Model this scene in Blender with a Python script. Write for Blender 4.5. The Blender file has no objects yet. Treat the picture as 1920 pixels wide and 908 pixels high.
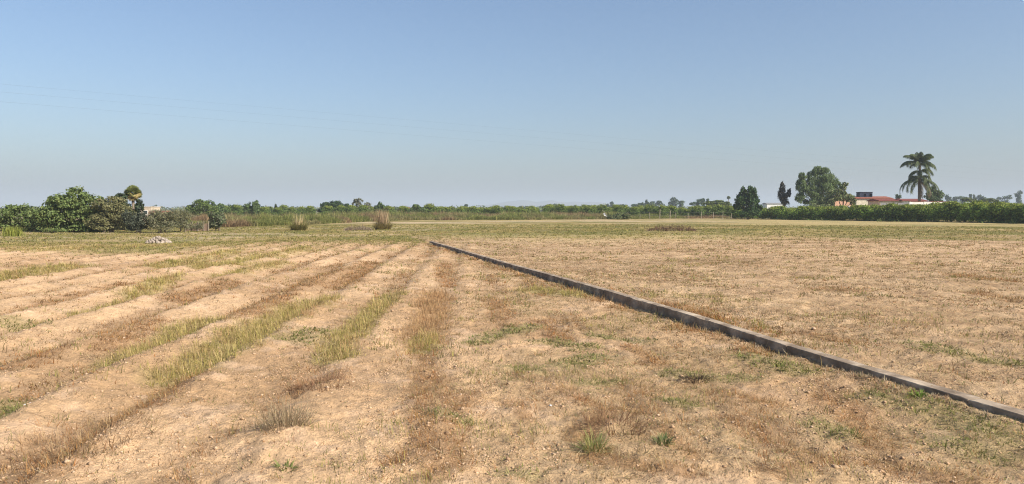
import bpy, math, random
import numpy as np

R = math.radians
rnd = random.Random(7)
rng = np.random.default_rng(11)
sc = bpy.context.scene
COL = sc.collection

# ---------------------------------------------------------------- camera
FOC, CX, CY, HY, EYE = 1450.0, 960.0, 454.0, 393.0, 1.6
PITCH = math.atan((CY - HY) / FOC)
SP, CP = math.sin(PITCH), math.cos(PITCH)
cam_d = bpy.data.cameras.new('camera')
cam_d.sensor_width = 36.0
cam_d.lens = 36.0 * FOC / 1920.0
cam_d.clip_start, cam_d.clip_end = 0.1, 30000
cam = bpy.data.objects.new('camera', cam_d)
COL.objects.link(cam)
cam.location = (0, 0, EYE)
cam.rotation_euler = (math.pi / 2 - PITCH, 0, 0)
sc.camera = cam

def ray(px, py):
    a, b = (px - CX) / FOC, -(py - CY) / FOC
    return a, CP + b * SP, -SP + b * CP

def at(px, py, Y):                       # point seen at a pixel, at depth Y metres
    a, b, c = ray(px, py)
    return a / b * Y, Y, EYE + c / b * Y

def gp(px, py, z=0.0):                   # point of the ground seen at a pixel
    a, b, c = ray(px, py)
    t = (z - EYE) / c
    return a * t, b * t

# ---------------------------------------------------------------- noise
def _h(ix, iy, s):
    h = (ix.astype(np.int64) * 374761393 + iy.astype(np.int64) * 668265263 + s * 974711) & 0xffffffff
    h = ((h ^ (h >> 13)) * 1274126177) & 0xffffffff
    h = ((h ^ (h >> 16)) * 2246822519) & 0xffffffff
    return ((h ^ (h >> 15)) & 0xffffff).astype(np.float64) / 16777215.0

def vn(x, y, s=0):
    x = np.asarray(x, float); y = np.asarray(y, float)
    ix, iy = np.floor(x), np.floor(y)
    fx, fy = x - ix, y - iy
    fx = fx * fx * (3 - 2 * fx); fy = fy * fy * (3 - 2 * fy)
    a, b = _h(ix, iy, s), _h(ix + 1, iy, s)
    c, d = _h(ix, iy + 1, s), _h(ix + 1, iy + 1, s)
    return (a + (b - a) * fx) * (1 - fy) + (c + (d - c) * fx) * fy

def fbm(x, y, s=0, o=4):
    t, a, n = 0, 0.5, 0
    for k in range(o):
        t = t + a * vn(x * 2 ** k + 17.3 * k, y * 2 ** k - 9.1 * k, s + k); n += a; a *= .5
    return t / n

def sst(a, b, x):
    t = np.clip((x - a) / (b - a), 0, 1)
    return t * t * (3 - 2 * t)

# ---------------------------------------------------------------- the lie of the land
wA = np.array(gp(1920, 789, .055)); wB = np.array(gp(805, 456.5))
wdir = (wB - wA) / np.linalg.norm(wB - wA)
wnor = np.array([wdir[1], -wdir[0]])           # towards the right hand field
WLEN = float(np.linalg.norm(wB - wA))
RA = math.atan(70 / 1450)
def rows_uv(x, y):
    return x * math.cos(RA) + y * math.sin(RA), y * math.cos(RA) - x * math.sin(RA)
FUR = [-.55, -1.62, -2.85, -3.9, -5.0, -6.1, -7.25] + [-8.4 - 1.12 * k for k in range(26)]
AMP = [.03, .045, .08, .08, .075, .095, .10] + [.08] * 26

def wall_st(x, y):
    dx, dy = x - wA[0], y - wA[1]
    return dx * wnor[0] + dy * wnor[1], dx * wdir[0] + dy * wdir[1]

def H(x, y, fine=True):
    x = np.asarray(x, float); y = np.asarray(y, float)
    s, t = wall_st(x, y)
    over = np.maximum(t - WLEN, 0)
    wd = .06 + over * .6
    h = .072 * sst(.07 - wd, .07 + wd, s - .0)
    u, v = rows_uv(x, y)
    u = u + .16 * (fbm(x / 2.2, y / 4.0, 5, 3) - .5)
    u = u + .13 * (fbm(x / .45, y / .6, 7, 3) - .5)
    fade = (1 - sst(30, 42, v)) * (1 - sst(-.35, .2, u))
    f = 0
    for c, a in zip(FUR, AMP):
        d = u - c
        f = f - a * np.where(d < 0, np.exp(-(d / .34) ** 2), np.exp(-(d / .17) ** 2)) \
              + a * .55 * np.exp(-((d - .36) / .22) ** 2)
    h = h + f * fade * (.55 + .9 * fbm(x / 1.7, y / 2.5, 9, 2))
    r = np.hypot(x, y)
    nearw = np.exp(-(s / 1.1) ** 2) * (t < WLEN + 2)
    h = h + (fbm(x / 3.5, y / 3.5, 21, 3) - .5) * .10 * (1 - sst(150, 400, r)) * (1 - .9 * nearw)
    # soil banked against the wall, most at its near end
    h = h + (s < .07) * np.exp(-((s - .0) / .42) ** 2) * (t < WLEN) * (.055 * (1 - sst(.5, 3.5, t)) + .028 * (vn(t / .7, t * 0 + 2.5, 23) - .3))
    if fine:
        k = 1 - sst(60, 140, r)
        h = h + k * ((fbm(x / .45, y / .45, 31, 3) - .5) * .065 + (vn(x / .16, y / .16, 37) - .5) * .022 + (vn(x / .09, y / .09, 41) - .5) * .026
                     + (vn(x / .055, y / .055, 43) - .5) * .018)
    return h

# ---------------------------------------------------------------- ground cover masks
def poly(pts, z=0.0):
    return np.array([gp(*p, z) for p in pts])
def seg_dist(x, y, P):
    d = np.full(np.shape(x), 1e9)
    if len(P) == 1:
        return np.hypot(x - P[0, 0], y - P[0, 1])
    for a, b in zip(P[:-1], P[1:]):
        ab = b - a
        t = np.clip(((x - a[0]) * ab[0] + (y - a[1]) * ab[1]) / (ab @ ab), 0, 1)
        d = np.minimum(d, np.hypot(x - a[0] - t * ab[0], y - a[1] - t * ab[1]))
    return d
GRASS = [([(218, 672), (300, 635), (392, 598)], .30), ([(345, 690), (450, 630), (530, 590), (600, 562)], .42),
         ([(622, 676), (650, 630), (700, 580), (748, 550)], .27), ([(790, 655), (795, 630)], .18),
         ([(255, 552), (330, 520)], .3), ([(160, 582), (255, 556)], .22), ([(100, 598), (135, 592)], .2),
         ([(400, 500), (470, 485), (560, 468)], .8), ([(300, 500), (440, 470)], .7), ([(0, 520), (120, 500)], .8),
         ([(1000, 545), (1085, 552)], .4), ([(430, 515), (520, 495)], .5), ([(60, 470), (330, 462)], 1.6)]
TAN = [([(792, 640), (802, 595), (822, 548)], .33), ([(560, 600), (600, 566)], .15)]
RED = [([(345, 705), (250, 765), (160, 815), (90, 870)], .2), ([(560, 722), (600, 712), (640, 700)], .11), ([(797, 650), (800, 700), (800, 780), (812, 900)], .17),
       ([(765, 735), (830, 720)], .1), ([(860, 745), (840, 800), (850, 880)], .16), ([(740, 870), (800, 860)], .12), ([(1150, 770), (1080, 825)], .12),
       ([(1120, 860), (1190, 880), (1280, 890)], .15), ([(1250, 578), (1345, 608)], .22), ([(835, 495), (838, 535)], .3), ([(700, 490), (640, 535)], .4),
       ([(560, 540), (620, 510)], .4), ([(470, 590), (560, 540)], .3), ([(1330, 730), (1400, 745), (1450, 760)], .14), ([(1380, 790), (1500, 850)], .15),
       ([(1560, 735), (1640, 830)], .18), ([(205, 650), (280, 605)], .3), ([(40, 690), (110, 655)], .18), ([(20, 582), (240, 530)], .28),
       ([(0, 892), (90, 890)], .14), ([(1450, 885), (1560, 860)], .13), ([(1060, 735), (1110, 760)], .13), ([(1640, 860), (1800, 900)], .16),
       ([(440, 595), (510, 560)], .3), ([(1180, 650), (1230, 680)], .16), ([(320, 562), (440, 528)], .35), ([(1840, 560), (1919, 575)], .3),
       ([(1520, 548), (1600, 555)], .22), ([(1780, 522), (1900, 534)], .35), ([(1530, 640), (1600, 655)], .2), ([(960, 760), (990, 800)], .1), ([(930, 560), (945, 600)], .25),
       ([(1010, 600), (1060, 640)], .2), ([(1240, 810), (1300, 860)], .1), ([(700, 600), (720, 560)], .16)]
GREEN = [([(1060, 690), (1120, 668)], .25), ([(1270, 700), (1400, 712)], .2), ([(1640, 745), (1760, 775), (1850, 810), (1910, 830)], .26),
         ([(1030, 640), (1100, 650)], .3), ([(1540, 800), (1570, 815)], .16), ([(1790, 830), (1850, 850)], .2), ([(960, 690), (1010, 700)], .2),
         ([(1100, 720), (1160, 715)], .14), ([(820, 780), (870, 800)], .14), ([(1250, 755), (1290, 765)], .12), ([(20, 600), (60, 615)], .25),
         ([(1740, 660), (1850, 690)], .3), ([(1400, 670), (1500, 700)], .25), ([(950, 890), (1000, 895)], .12), ([(900, 640), (1000, 610)], .25),
         ([(10, 770), (20, 740)], .15), ([(1120, 630), (1200, 640)], .2), ([(560, 640), (590, 620)], .3)]
def blob(x, y, lst, s, z=0.0):
    m = np.zeros(np.shape(x))
    w = .35 + 1.35 * fbm(x / .5, y / .5, s, 4)
    for pts, wd in lst:
        d = seg_dist(x, y, poly(pts, z))
        m = np.maximum(m, 1 - sst(.25, 1.3, d / (wd * w)))
    return m

def masks(x, y):
    s, t = wall_st(x, y)
    r = np.hypot(x, y)
    u, v = rows_uv(x, y)
    right = sst(-.1, .1, s)
    big = fbm(x / 7, y / 12, 61, 4)
    med = fbm(x / 1.3, y / 1.3, 71, 4)
    m = {}
    m['right'] = right
    m['grass'] = blob(x, y, GRASS, 81)
    m['tan'] = blob(x, y, TAN, 83)
    m['red'] = blob(x, y, RED, 85)
    m['green'] = blob(x, y, GREEN, 87)
    # the furrows collect weeds
    d = np.full(np.shape(x), 9.)
    for c in FUR: d = np.minimum(d, np.abs(u + .16 * (fbm(x / 2.2, y / 4.0, 5, 3) - .5) - c + .1))
    m['fur'] = (1 - sst(.08, .34, d)) * (1 - sst(30, 42, v)) * (1 - right) * sst(.35, .6, fbm(x / 1.1, y / 2.6, 91, 3))
    d2 = np.full(np.shape(x), 9.)
    for c in (.5, 1.35, 2.2, 3.1, 4.0): d2 = np.minimum(d2, np.abs(u + .3 * (fbm(x / 2.2, y / 4.0, 6, 3) - .5) - c))
    m['row2'] = (1 - sst(.05, .32, d2)) * (1 - right) * (1 - sst(20, 34, v)) * sst(.44, .62, fbm(x / .8, y / 2.2, 93, 3))
    # short olive turf along the far side of the field
    edge = np.where(s > 0, 42 + 6 * (big - .5), np.where(x < -3, 37 + (x + 3) * .30, 38))
    turf = sst(-6, 4, v - edge + 16 * (fbm(x / 5, y / 5, 63, 3) - .5))
    m['turf'] = turf * (.6 + .6 * fbm(x / 2.5, y / 5, 64, 4)).clip(0, 1)
    # yellow straw band beyond the wall end
    yb = np.exp(-((y - 41 - .28 * np.abs(x - 4)) / 5.) ** 2) * sst(-6, 0, x) * (1 - sst(9, 16, x))
    m['yellow'] = np.clip(yb + .8 * sst(.55, .68, fbm(x / 16, y / 5, 65, 3)) * sst(46, 60, y) * right + sst(70, 84, y) * sst(20, 34, x) * .9, 0, 1)
    m['bare'] = sst(.52, .62, fbm(x / 9, y / 2.6, 67, 3)) * sst(36, 44, y) * (1 - sst(64, 78, y)) * (1 - sst(-9, -2, x)) * .5 \
        + sst(.5, .6, fbm(x / 12, y / 3, 68, 3)) * sst(78, 90, y) * (1 - sst(24, 34, x)) * .7
    m['med'], m['big'] = med, big
    return m

# ---------------------------------------------------------------- materials
def newmat(name):
    m = bpy.data.materials.new(name); m.use_nodes = True
    nt = m.node_tree; nt.nodes.clear()
    return m, nt
def N(nt, t, **k):
    n = nt.nodes.new(t)
    for a, b in k.items(): setattr(n, a, b)
    return n
def L(nt, a, b): nt.links.new(a, b)

def attr_mat(name, rough=.8, transl=.0, spec=.2, gain=1.0):
    """colour read from the 'tint' attribute of the mesh (one value per leaf or blade)"""
    m, nt = newmat(name)
    out = N(nt, 'ShaderNodeOutputMaterial'); a = N(nt, 'ShaderNodeAttribute', attribute_name='tint')
    p = N(nt, 'ShaderNodeBsdfPrincipled')
    p.inputs['Roughness'].default_value = rough; p.inputs['Specular IOR Level'].default_value = spec
    L(nt, a.outputs['Color'], p.inputs['Base Color'])
    if transl:
        t = N(nt, 'ShaderNodeBsdfTranslucent'); mx = N(nt, 'ShaderNodeMixShader'); mx.inputs[0].default_value = transl
        L(nt, a.outputs['Color'], t.inputs['Color']); L(nt, p.outputs[0], mx.inputs[1]); L(nt, t.outputs[0], mx.inputs[2])
        L(nt, mx.outputs[0], out.inputs[0])
    else:
        L(nt, p.outputs[0], out.inputs[0])
    return m

def noise_mat(name, c1, c2, scale=4.0, rough=.85, bump=.3, detail=6, c3=None, stretch=(1, 1, 1), bdist=.02):
    m, nt = newmat(name)
    out = N(nt, 'ShaderNodeOutputMaterial'); p = N(nt, 'ShaderNodeBsdfPrincipled')
    tc = N(nt, 'ShaderNodeTexCoord'); mp = N(nt, 'ShaderNodeMapping'); mp.inputs['Scale'].default_value = stretch
    n = N(nt, 'ShaderNodeTexNoise'); n.inputs['Scale'].default_value = scale; n.inputs['Detail'].default_value = detail
    n.inputs['Roughness'].default_value = .65
    cr = N(nt, 'ShaderNodeValToRGB')
    cr.color_ramp.elements[0].position = .32; cr.color_ramp.elements[0].color = (*c1, 1)
    cr.color_ramp.elements[1].position = .68; cr.color_ramp.elements[1].color = (*c2, 1)
    if c3:
        e = cr.color_ramp.elements.new(.5); e.color = (*c3, 1)
    L(nt, tc.outputs['Object'], mp.inputs[0]); L(nt, mp.outputs[0], n.inputs['Vector'])
    L(nt, n.outputs[0], cr.inputs[0]); L(nt, cr.outputs[0], p.inputs['Base Color'])
    p.inputs['Roughness'].default_value = rough; p.inputs['Specular IOR Level'].default_value = .25
    if bump:
        b = N(nt, 'ShaderNodeBump'); b.inputs['Strength'].default_value = bump; b.inputs['Distance'].default_value = bdist
        L(nt, n.outputs[0], b.inputs['Height']); L(nt, b.outputs[0], p.inputs['Normal'])
    L(nt, p.outputs[0], out.inputs[0])
    return m

M_LEAF = attr_mat('foliage', .6, .32, .25)
M_BLADE = attr_mat('dry_blades', .85, .35, .08)
M_CLOD = attr_mat('clods', .95, 0, .1)
M_BARK = noise_mat('bark', (.10, .075, .05), (.22, .17, .12), 9, .9, .6, stretch=(1, 1, .25))
M_PALMBARK = noise_mat('palm_bark', (.13, .10, .075), (.30, .24, .18), 6, .9, .6, stretch=(.4, .4, 4))
M_CONC = noise_mat('old_concrete', (.125, .09, .06), (.50, .40, .29), 2.9, .95, .9, 14, (.27, .205, .145))
M_WHITE = noise_mat('white_render', (.62, .60, .54), (.80, .78, .72), 1.5, .8, .1)
M_CREAM = noise_mat('cream_render', (.52, .45, .33), (.70, .62, .47), 1.5, .85, .1)
M_PINK = noise_mat('salmon_render', (.50, .27, .17), (.66, .40, .28), 1.5, .85, .1)
M_BEIGE = noise_mat('beige_render', (.40, .33, .24), (.55, .46, .35), 1.2, .85, .15)
M_TERRA = noise_mat('terracotta_tile', (.17, .055, .035), (.33, .125, .075), 5, .85, .5, stretch=(4, 1, 1))
M_DKRED = noise_mat('dark_red_tile', (.11, .03, .025), (.24, .07, .05), 5, .85, .5, stretch=(4, 1, 1))
M_GREY = noise_mat('grey_block', (.17, .17, .17), (.30, .29, .28), 4, .9, .3)
M_NAVY = noise_mat('dark_blue_paint', (.012, .016, .035), (.03, .036, .065), 3, .6, .1)
M_PANE = noise_mat('window_glass', (.02, .025, .03), (.05, .06, .07), 2, .15, 0)
M_PLASTIC = noise_mat('white_plastic', (.45, .45, .44), (.66, .66, .64), 9, .5, .2)
M_POST = noise_mat('weathered_post', (.24, .20, .15), (.42, .36, .28), 8, .9, .4, stretch=(1, 1, .2))
M_REED = noise_mat('reed_screen', (.19, .13, .09), (.31, .215, .155), 14, .9, .5, stretch=(6, 6, .3))
M_WIRE = noise_mat('wire_metal', (.05, .05, .055), (.09, .09, .095), 5, .5, 0)
M_RUBBLE = noise_mat('rubble_stone', (.20, .155, .115), (.44, .37, .30), 6, .95, .5)
M_TWIG = noise_mat('dead_wood', (.10, .065, .045), (.22, .15, .11), 12, .9, .3)
M_HILL = noise_mat('hill_scrub', (.07, .08, .05), (.16, .14, .09), .004, .95, 0)

def ground_mat():
    m, nt = newmat('field_soil')
    out = N(nt, 'ShaderNodeOutputMaterial'); p = N(nt, 'ShaderNodeBsdfPrincipled')
    p.inputs['Roughness'].default_value = .95; p.inputs['Specular IOR Level'].default_value = .1
    a = N(nt, 'ShaderNodeAttribute', attribute_name='tint'); tc = N(nt, 'ShaderNodeTexCoord')
    def noise(scale, detail=5, r=.6):
        n = N(nt, 'ShaderNodeTexNoise'); n.inputs['Scale'].default_value = scale; n.inputs['Detail'].default_value = detail
        n.inputs['Roughness'].default_value = r; L(nt, tc.outputs['Object'], n.inputs['Vector']); return n
    n1 = noise(11, 6, .7); n2 = noise(1.7, 5, .65); n3 = noise(38, 4, .7)
    v = N(nt, 'ShaderNodeTexVoronoi'); v.inputs['Scale'].default_value = 22; L(nt, tc.outputs['Object'], v.inputs['Vector'])
    def mapr(src, lo, hi, a0=.3, a1=.7):
        r = N(nt, 'ShaderNodeMapRange'); r.inputs[1].default_value = a0; r.inputs[2].default_value = a1
        r.inputs[3].default_value = lo; r.inputs[4].default_value = hi; L(nt, src, r.inputs[0]); return r.outputs[0]
    def mul(x, y):
        q = N(nt, 'ShaderNodeMath', operation='MULTIPLY'); L(nt, x, q.inputs[0]); L(nt, y, q.inputs[1]); return q.outputs[0]
    f = mul(mul(mapr(n1.outputs[0], .80, 1.17), mapr(n2.outputs[0], .86, 1.12)), mapr(n3.outputs[0], .86, 1.12))
    vm = N(nt, 'ShaderNodeVectorMath', operation='SCALE'); L(nt, a.outputs['Color'], vm.inputs[0]); L(nt, f, vm.inputs['Scale'])
    L(nt, vm.outputs[0], p.inputs['Base Color'])
    add = N(nt, 'ShaderNodeMath', operation='ADD'); L(nt, n1.outputs[0], add.inputs[0])
    sc_ = N(nt, 'ShaderNodeMath', operation='MULTIPLY'); sc_.inputs[1].default_value = .55; L(nt, n3.outputs[0], sc_.inputs[0]); L(nt, sc_.outputs[0], add.inputs[1])
    b = N(nt, 'ShaderNodeBump'); b.inputs['Strength'].default_value = 1.0; b.inputs['Distance'].default_value = .035
    L(nt, add.outputs[0], b.inputs['Height']); L(nt, b.outputs[0], p.inputs['Normal'])
    L(nt, p.outputs[0], out.inputs[0])
    return m
M_GROUND = ground_mat()

# ---------------------------------------------------------------- object helpers
def tag(o, label=None, cat=None, group=None, kind=None):
    if label: o['label'] = label
    if cat: o['category'] = cat
    if group: o['group'] = group
    if kind: o['kind'] = kind
    return o
def mesh_np(name, V, faces, mat, parent=None, tint=None, smooth=False):
    """V (n,3); faces = list of (k, array (m,k)) blocks; tint = (faces,3)"""
    me = bpy.data.meshes.new(name)
    V = np.ascontiguousarray(V, dtype=np.float32)
    if isinstance(faces, np.ndarray): faces = [faces]
    tot = np.concatenate([np.full(len(f), f.shape[1], np.int32) for f in faces])
    idx = np.concatenate([f.ravel() for f in faces]).astype(np.int32)
    me.vertices.add(len(V)); me.vertices.foreach_set('co', V.ravel())
    me.loops.add(len(idx)); me.loops.foreach_set('vertex_index', idx)
    me.polygons.add(len(tot))
    st = np.zeros(len(tot), np.int32); st[1:] = np.cumsum(tot)[:-1]
    me.polygons.foreach_set('loop_start', st); me.polygons.foreach_set('loop_total', tot)
    if smooth: me.polygons.foreach_set('use_smooth', np.ones(len(tot), bool))
    if tint is not None:
        dom = 'FACE' if len(tint) == len(tot) else 'POINT'
        at_ = me.attributes.new('tint', 'FLOAT_VECTOR', dom)
        at_.data.foreach_set('vector', np.ascontiguousarray(tint, dtype=np.float32).ravel())
    me.update(); me.validate()
    me.materials.append(mat)
    o = bpy.data.objects.new(name, me); COL.objects.link(o)
    if parent: o.parent = parent
    return o
def empty(name, loc, rz=0.0):
    o = bpy.data.objects.new(name, None); COL.objects.link(o)
    o.location = loc; o.rotation_euler = (0, 0, rz); o.empty_display_size = .2
    return o
def copy_tree(o, parent=None):
    c = o.copy(); COL.objects.link(c)
    if parent: c.parent = parent
    for ch in list(o.children): copy_tree(ch, c)
    return c

class MB:
    def __init__(s): s.v, s.f = [], []
    def box(s, x0, x1, y0, y1, z0, z1):
        n = len(s.v)
        s.v += [(x, y, z) for z in (z0, z1) for x, y in ((x0, y0), (x1, y0), (x1, y1), (x0, y1))]
        for q in ((0, 3, 2, 1), (4, 5, 6, 7), (0, 1, 5, 4), (1, 2, 6, 5), (2, 3, 7, 6), (3, 0, 4, 7)): s.f.append(tuple(n + i for i in q))
        return s
    def tube(s, pts, rad, seg=6):
        pts = [np.array(p, float) for p in pts]; n0 = len(s.v)
        for i, p in enumerate(pts):
            d = pts[min(i + 1, len(pts) - 1)] - pts[max(i - 1, 0)]; d /= np.linalg.norm(d) + 1e-9
            a = np.cross(d, (0, 0, 1) if abs(d[2]) < .9 else (1, 0, 0)); a /= np.linalg.norm(a); b = np.cross(d, a)
            for k in range(seg):
                t = 2 * math.pi * k / seg
                s.v.append(tuple(p + rad[i] * (a * math.cos(t) + b * math.sin(t))))
        for i in range(len(pts) - 1):
            for k in range(seg):
                k2 = (k + 1) % seg
                s.f.append((n0 + i * seg + k, n0 + i * seg + k2, n0 + (i + 1) * seg + k2, n0 + (i + 1) * seg + k))
        s.f.append(tuple(n0 + (len(pts) - 1) * seg + k for k in range(seg)))
        s.f.append(tuple(n0 + k for k in reversed(range(seg))))
        return s
    def prism(s, prof, x0, x1):            # profile in (y,z), swept along x
        n = len(s.v); k = len(prof)
        s.v += [(x0, y, z) for y, z in prof] + [(x1, y, z) for y, z in prof]
        for i in range(k):
            j = (i + 1) % k; s.f.append((n + i, n + j, n + k + j, n + k + i))
        s.f.append(tuple(n + i for i in reversed(range(k)))); s.f.append(tuple(n + k + i for i in range(k)))
        return s
    def build(s, name, mat, parent=None, smooth=False):
        me = bpy.data.meshes.new(name); me.from_pydata(s.v, [], s.f); me.update(); me.materials.append(mat)
        if smooth: me.polygons.foreach_set('use_smooth', np.ones(len(me.polygons), bool))
        o = bpy.data.objects.new(name, me); COL.objects.link(o)
        if parent: o.parent = parent
        return o

def mixc(a, b, t):
    a = np.asarray(a, float); b = np.asarray(b, float)
    return a + (b - a) * np.asarray(t)[..., None]

# ---------------------------------------------------------------- ground sheet
def build_ground():
    rs = [0.0, .8, 1.6, 2.4, 3.0]
    r = 3.2
    while r < 9000:
        rs.append(r)
        r *= 1.0062 if r < 60 else (1.012 if r < 200 else 1.06)
    rs = np.array(rs[1:])
    fine = np.radians(np.arange(-40, 40.001, .15)); coarse = np.radians(np.arange(44, 320, 4.0))
    th = np.concatenate([fine, coarse])
    n, m = len(rs), len(th)
    RR, TT = np.meshgrid(rs, th, indexing='ij')
    X, Y = RR * np.sin(TT), RR * np.cos(TT)
    Z = H(X.ravel(), Y.ravel())
    V = np.stack([X.ravel(), Y.ravel(), Z], 1)
    V = np.vstack([V, [[0, 0, float(H(np.array([0.]), np.array([0.]))[0])]]])
    i, j = np.meshgrid(np.arange(n - 1), np.arange(m), indexing='ij')
    j2 = (j + 1) % m
    q = np.stack([i * m + j, i * m + j2, (i + 1) * m + j2, (i + 1) * m + j], -1).reshape(-1, 4)[:, ::-1]
    k = np.arange(m); tri = np.stack([np.full(m, n * m), (k + 1) % m, k], 1)
    x, y = V[:, 0], V[:, 1]
    mk = masks(x, y)
    big2 = fbm(x / 2.6, y / 2.6, 101, 4); sml = fbm(x / .3, y / .3, 103, 3)
    sand = mixc((.43, .276, .15), (.565, .376, .214), sst(.3, .7, big2))
    sand = mixc(sand, (.61, .425, .275), sst(.55, .75, sml) * .5)
    strawy = mixc((.32, .205, .115), (.53, .37, .215), sst(.28, .72, .55 * sml + .45 * fbm(x / .9, y / .6, 107, 3)))
    strawy = strawy * (.82 + .36 * fbm(x / 6, y / 4, 109, 3))[:, None]
    c = sand + (strawy - sand) * (mk['right'] * .75)[:, None]
    def lay(c, col, w): return c + (np.array(col) - c) * np.clip(w, 0, 1)[:, None]
    # between the last furrow and the wall the soil carries a thin dry litter
    u, v = rows_uv(x, y)
    c = lay(c, (.33, .23, .12), sst(-.4, .6, u) * (1 - mk['right']) * sst(.42, .62, mk['med']) * .55)
    c = lay(c, (.29, .185, .105), mk['fur'] * .6)
    c = lay(c, (.29, .165, .08), mk['red'] * .62)
    c = lay(c, (.28, .18, .10), mk['row2'] * .6)
    c = lay(c, (.29, .245, .095), mk['grass'] * .7)
    c = lay(c, (.36, .22, .11), mk['tan'] * .6)
    c = lay(c, (.24, .21, .09), mk['green'] * .5)
    olive = mixc((.145, .142, .04), (.26, .20, .07), sst(.35, .65, fbm(x / 3, y / 6, 105, 4)))
    c = c + (olive - c) * (mk['turf'] * .95)[:, None]
    c = lay(c, (.47, .36, .17), mk['yellow'] * .6)
    c = lay(c, (.50, .38, .24), mk['bare'])
    rr = np.hypot(x, y)
    c = lay(c, (.14, .13, .065), sst(125, 170, rr) * .8)
    return tag(mesh_np('ground', V, [q, tri], M_GROUND, None, c, True), 'dry sandy furrowed field stretching to the horizon', None, None, 'structure')
ground = build_ground()

# ---------------------------------------------------------------- blades, leaves, clods (vectorised)
def blades(base, az, lean, ln, wd, curl, cols):
    """one bent, tapering blade per row -> verts, faces, tint"""
    n = len(base)
    d = np.stack([np.cos(az), np.sin(az), np.zeros(n)], 1); side = np.stack([-np.sin(az), np.cos(az), np.zeros(n)], 1)
    up = np.array([0, 0, 1.])
    s1, c1 = np.sin(lean)[:, None], np.cos(lean)[:, None]
    l2 = lean + curl; s2, c2 = np.sin(l2)[:, None], np.cos(l2)[:, None]
    mid = base + (d * s1 + up * c1) * (ln * .55)[:, None]
    tip = mid + (d * s2 + up * c2) * (ln * .45)[:, None]
    w = side * wd[:, None] * .5
    V = np.stack([base - w, base + w, mid - w * .8, mid + w * .8, tip], 1).reshape(-1, 3)
    o = np.arange(n)[:, None] * 5
    q = o + np.array([[0, 1, 3, 2]]); t = o + np.array([[2, 3, 4]])
    return V, [q, t], np.concatenate([cols, cols])
class Acc:
    def __init__(s): s.V, s.q, s.t, s.cq, s.ct, s.n = [], [], [], [], [], 0
    def add(s, V, F, C):
        k = len(F[0])
        s.V.append(V); s.q.append(F[0] + s.n); s.cq.append(C[:k])
        if len(F) > 1: s.t.append(F[1] + s.n); s.ct.append(C[k:])
        s.n += len(V)
    def build(s, name, mat, parent=None, off=None):
        V = np.concatenate(s.V)
        if off is not None: V = V - np.array(off)
        fs = [np.concatenate(s.q)]; c = [np.concatenate(s.cq)]
        if s.t: fs.append(np.concatenate(s.t)); c.append(np.concatenate(s.ct))
        return mesh_np(name, V, fs, mat, parent, np.concatenate(c))

def pick(n, cols, jit=.18):
    cols = np.array(cols); i = rng.integers(0, len(cols), n)
    k = rng.random(n)[:, None]; j = rng.integers(0, len(cols), n)
    return (cols[i] * (1 - k * .5) + cols[j] * k * .5) * (1 + rng.normal(0, jit, n)[:, None].clip(-.4, .5))

def tufts(acc, x, y, nb, hgt, wid, spread, cols, lean=(.1, .9), curl=(.1, .7), z=None, taper=None):
    """tufts of blades standing at x,y"""
    n = len(x)
    if n == 0: return
    z = H(x, y) if z is None else z
    X = np.repeat(x, nb); Y = np.repeat(y, nb); Z = np.repeat(z, nb)
    hg = np.repeat(np.broadcast_to(hgt, n), nb) * rng.uniform(.45, 1.15, n * nb)
    wd = np.repeat(np.broadcast_to(wid, n), nb) * rng.uniform(.7, 1.3, n * nb)
    sp = np.repeat(np.broadcast_to(spread, n), nb)
    a = rng.uniform(0, 2 * math.pi, n * nb); rr = sp * np.sqrt(rng.random(n * nb))
    base = np.stack([X + np.cos(a) * rr, Y + np.sin(a) * rr, Z - .01], 1)
    a2 = a + rng.normal(0, .8, n * nb)
    ln = rng.uniform(*lean, n * nb)
    tc = np.repeat(pick(n, cols, .14), nb, 0) * rng.uniform(.8, 1.2, n * nb)[:, None]
    acc.add(*blades(base, a2, ln, hg, wd, rng.uniform(*curl, n * nb), tc))

def scatter(n, r0, r1, half=40.0):
    """uniform over the sector of ground between two distances"""
    t = np.radians(rng.uniform(-half, half, n)); r = np.sqrt(rng.uniform(r0 * r0, r1 * r1, n))
    return r * np.sin(t), r * np.cos(t)
def keepwall(x, y):
    s, t = wall_st(x, y)
    return (np.abs(s + .0) > .11) | (t > WLEN + .1)

C_RED = [(.36, .155, .052), (.29, .125, .045), (.41, .21, .075), (.24, .13, .055), (.44, .27, .11)]
C_BRN = [(.29, .19, .10), (.38, .27, .145), (.22, .15, .08), (.46, .34, .19), (.27, .22, .09)]
C_GRN = [(.17, .18, .05), (.23, .22, .07), (.28, .25, .10), (.14, .155, .05)]
C_GRS = [(.34, .285, .085), (.42, .345, .12), (.27, .24, .07), (.48, .38, .16)]
C_TAN = [(.42, .26, .13), (.36, .22, .11), (.46, .31, .16)]
C_STR = [(.50, .37, .19), (.58, .45, .25), (.42, .30, .15), (.64, .53, .33)]
C_OLV = [(.18, .18, .05), (.24, .22, .07), (.14, .15, .04), (.33, .27, .11)]

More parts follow.
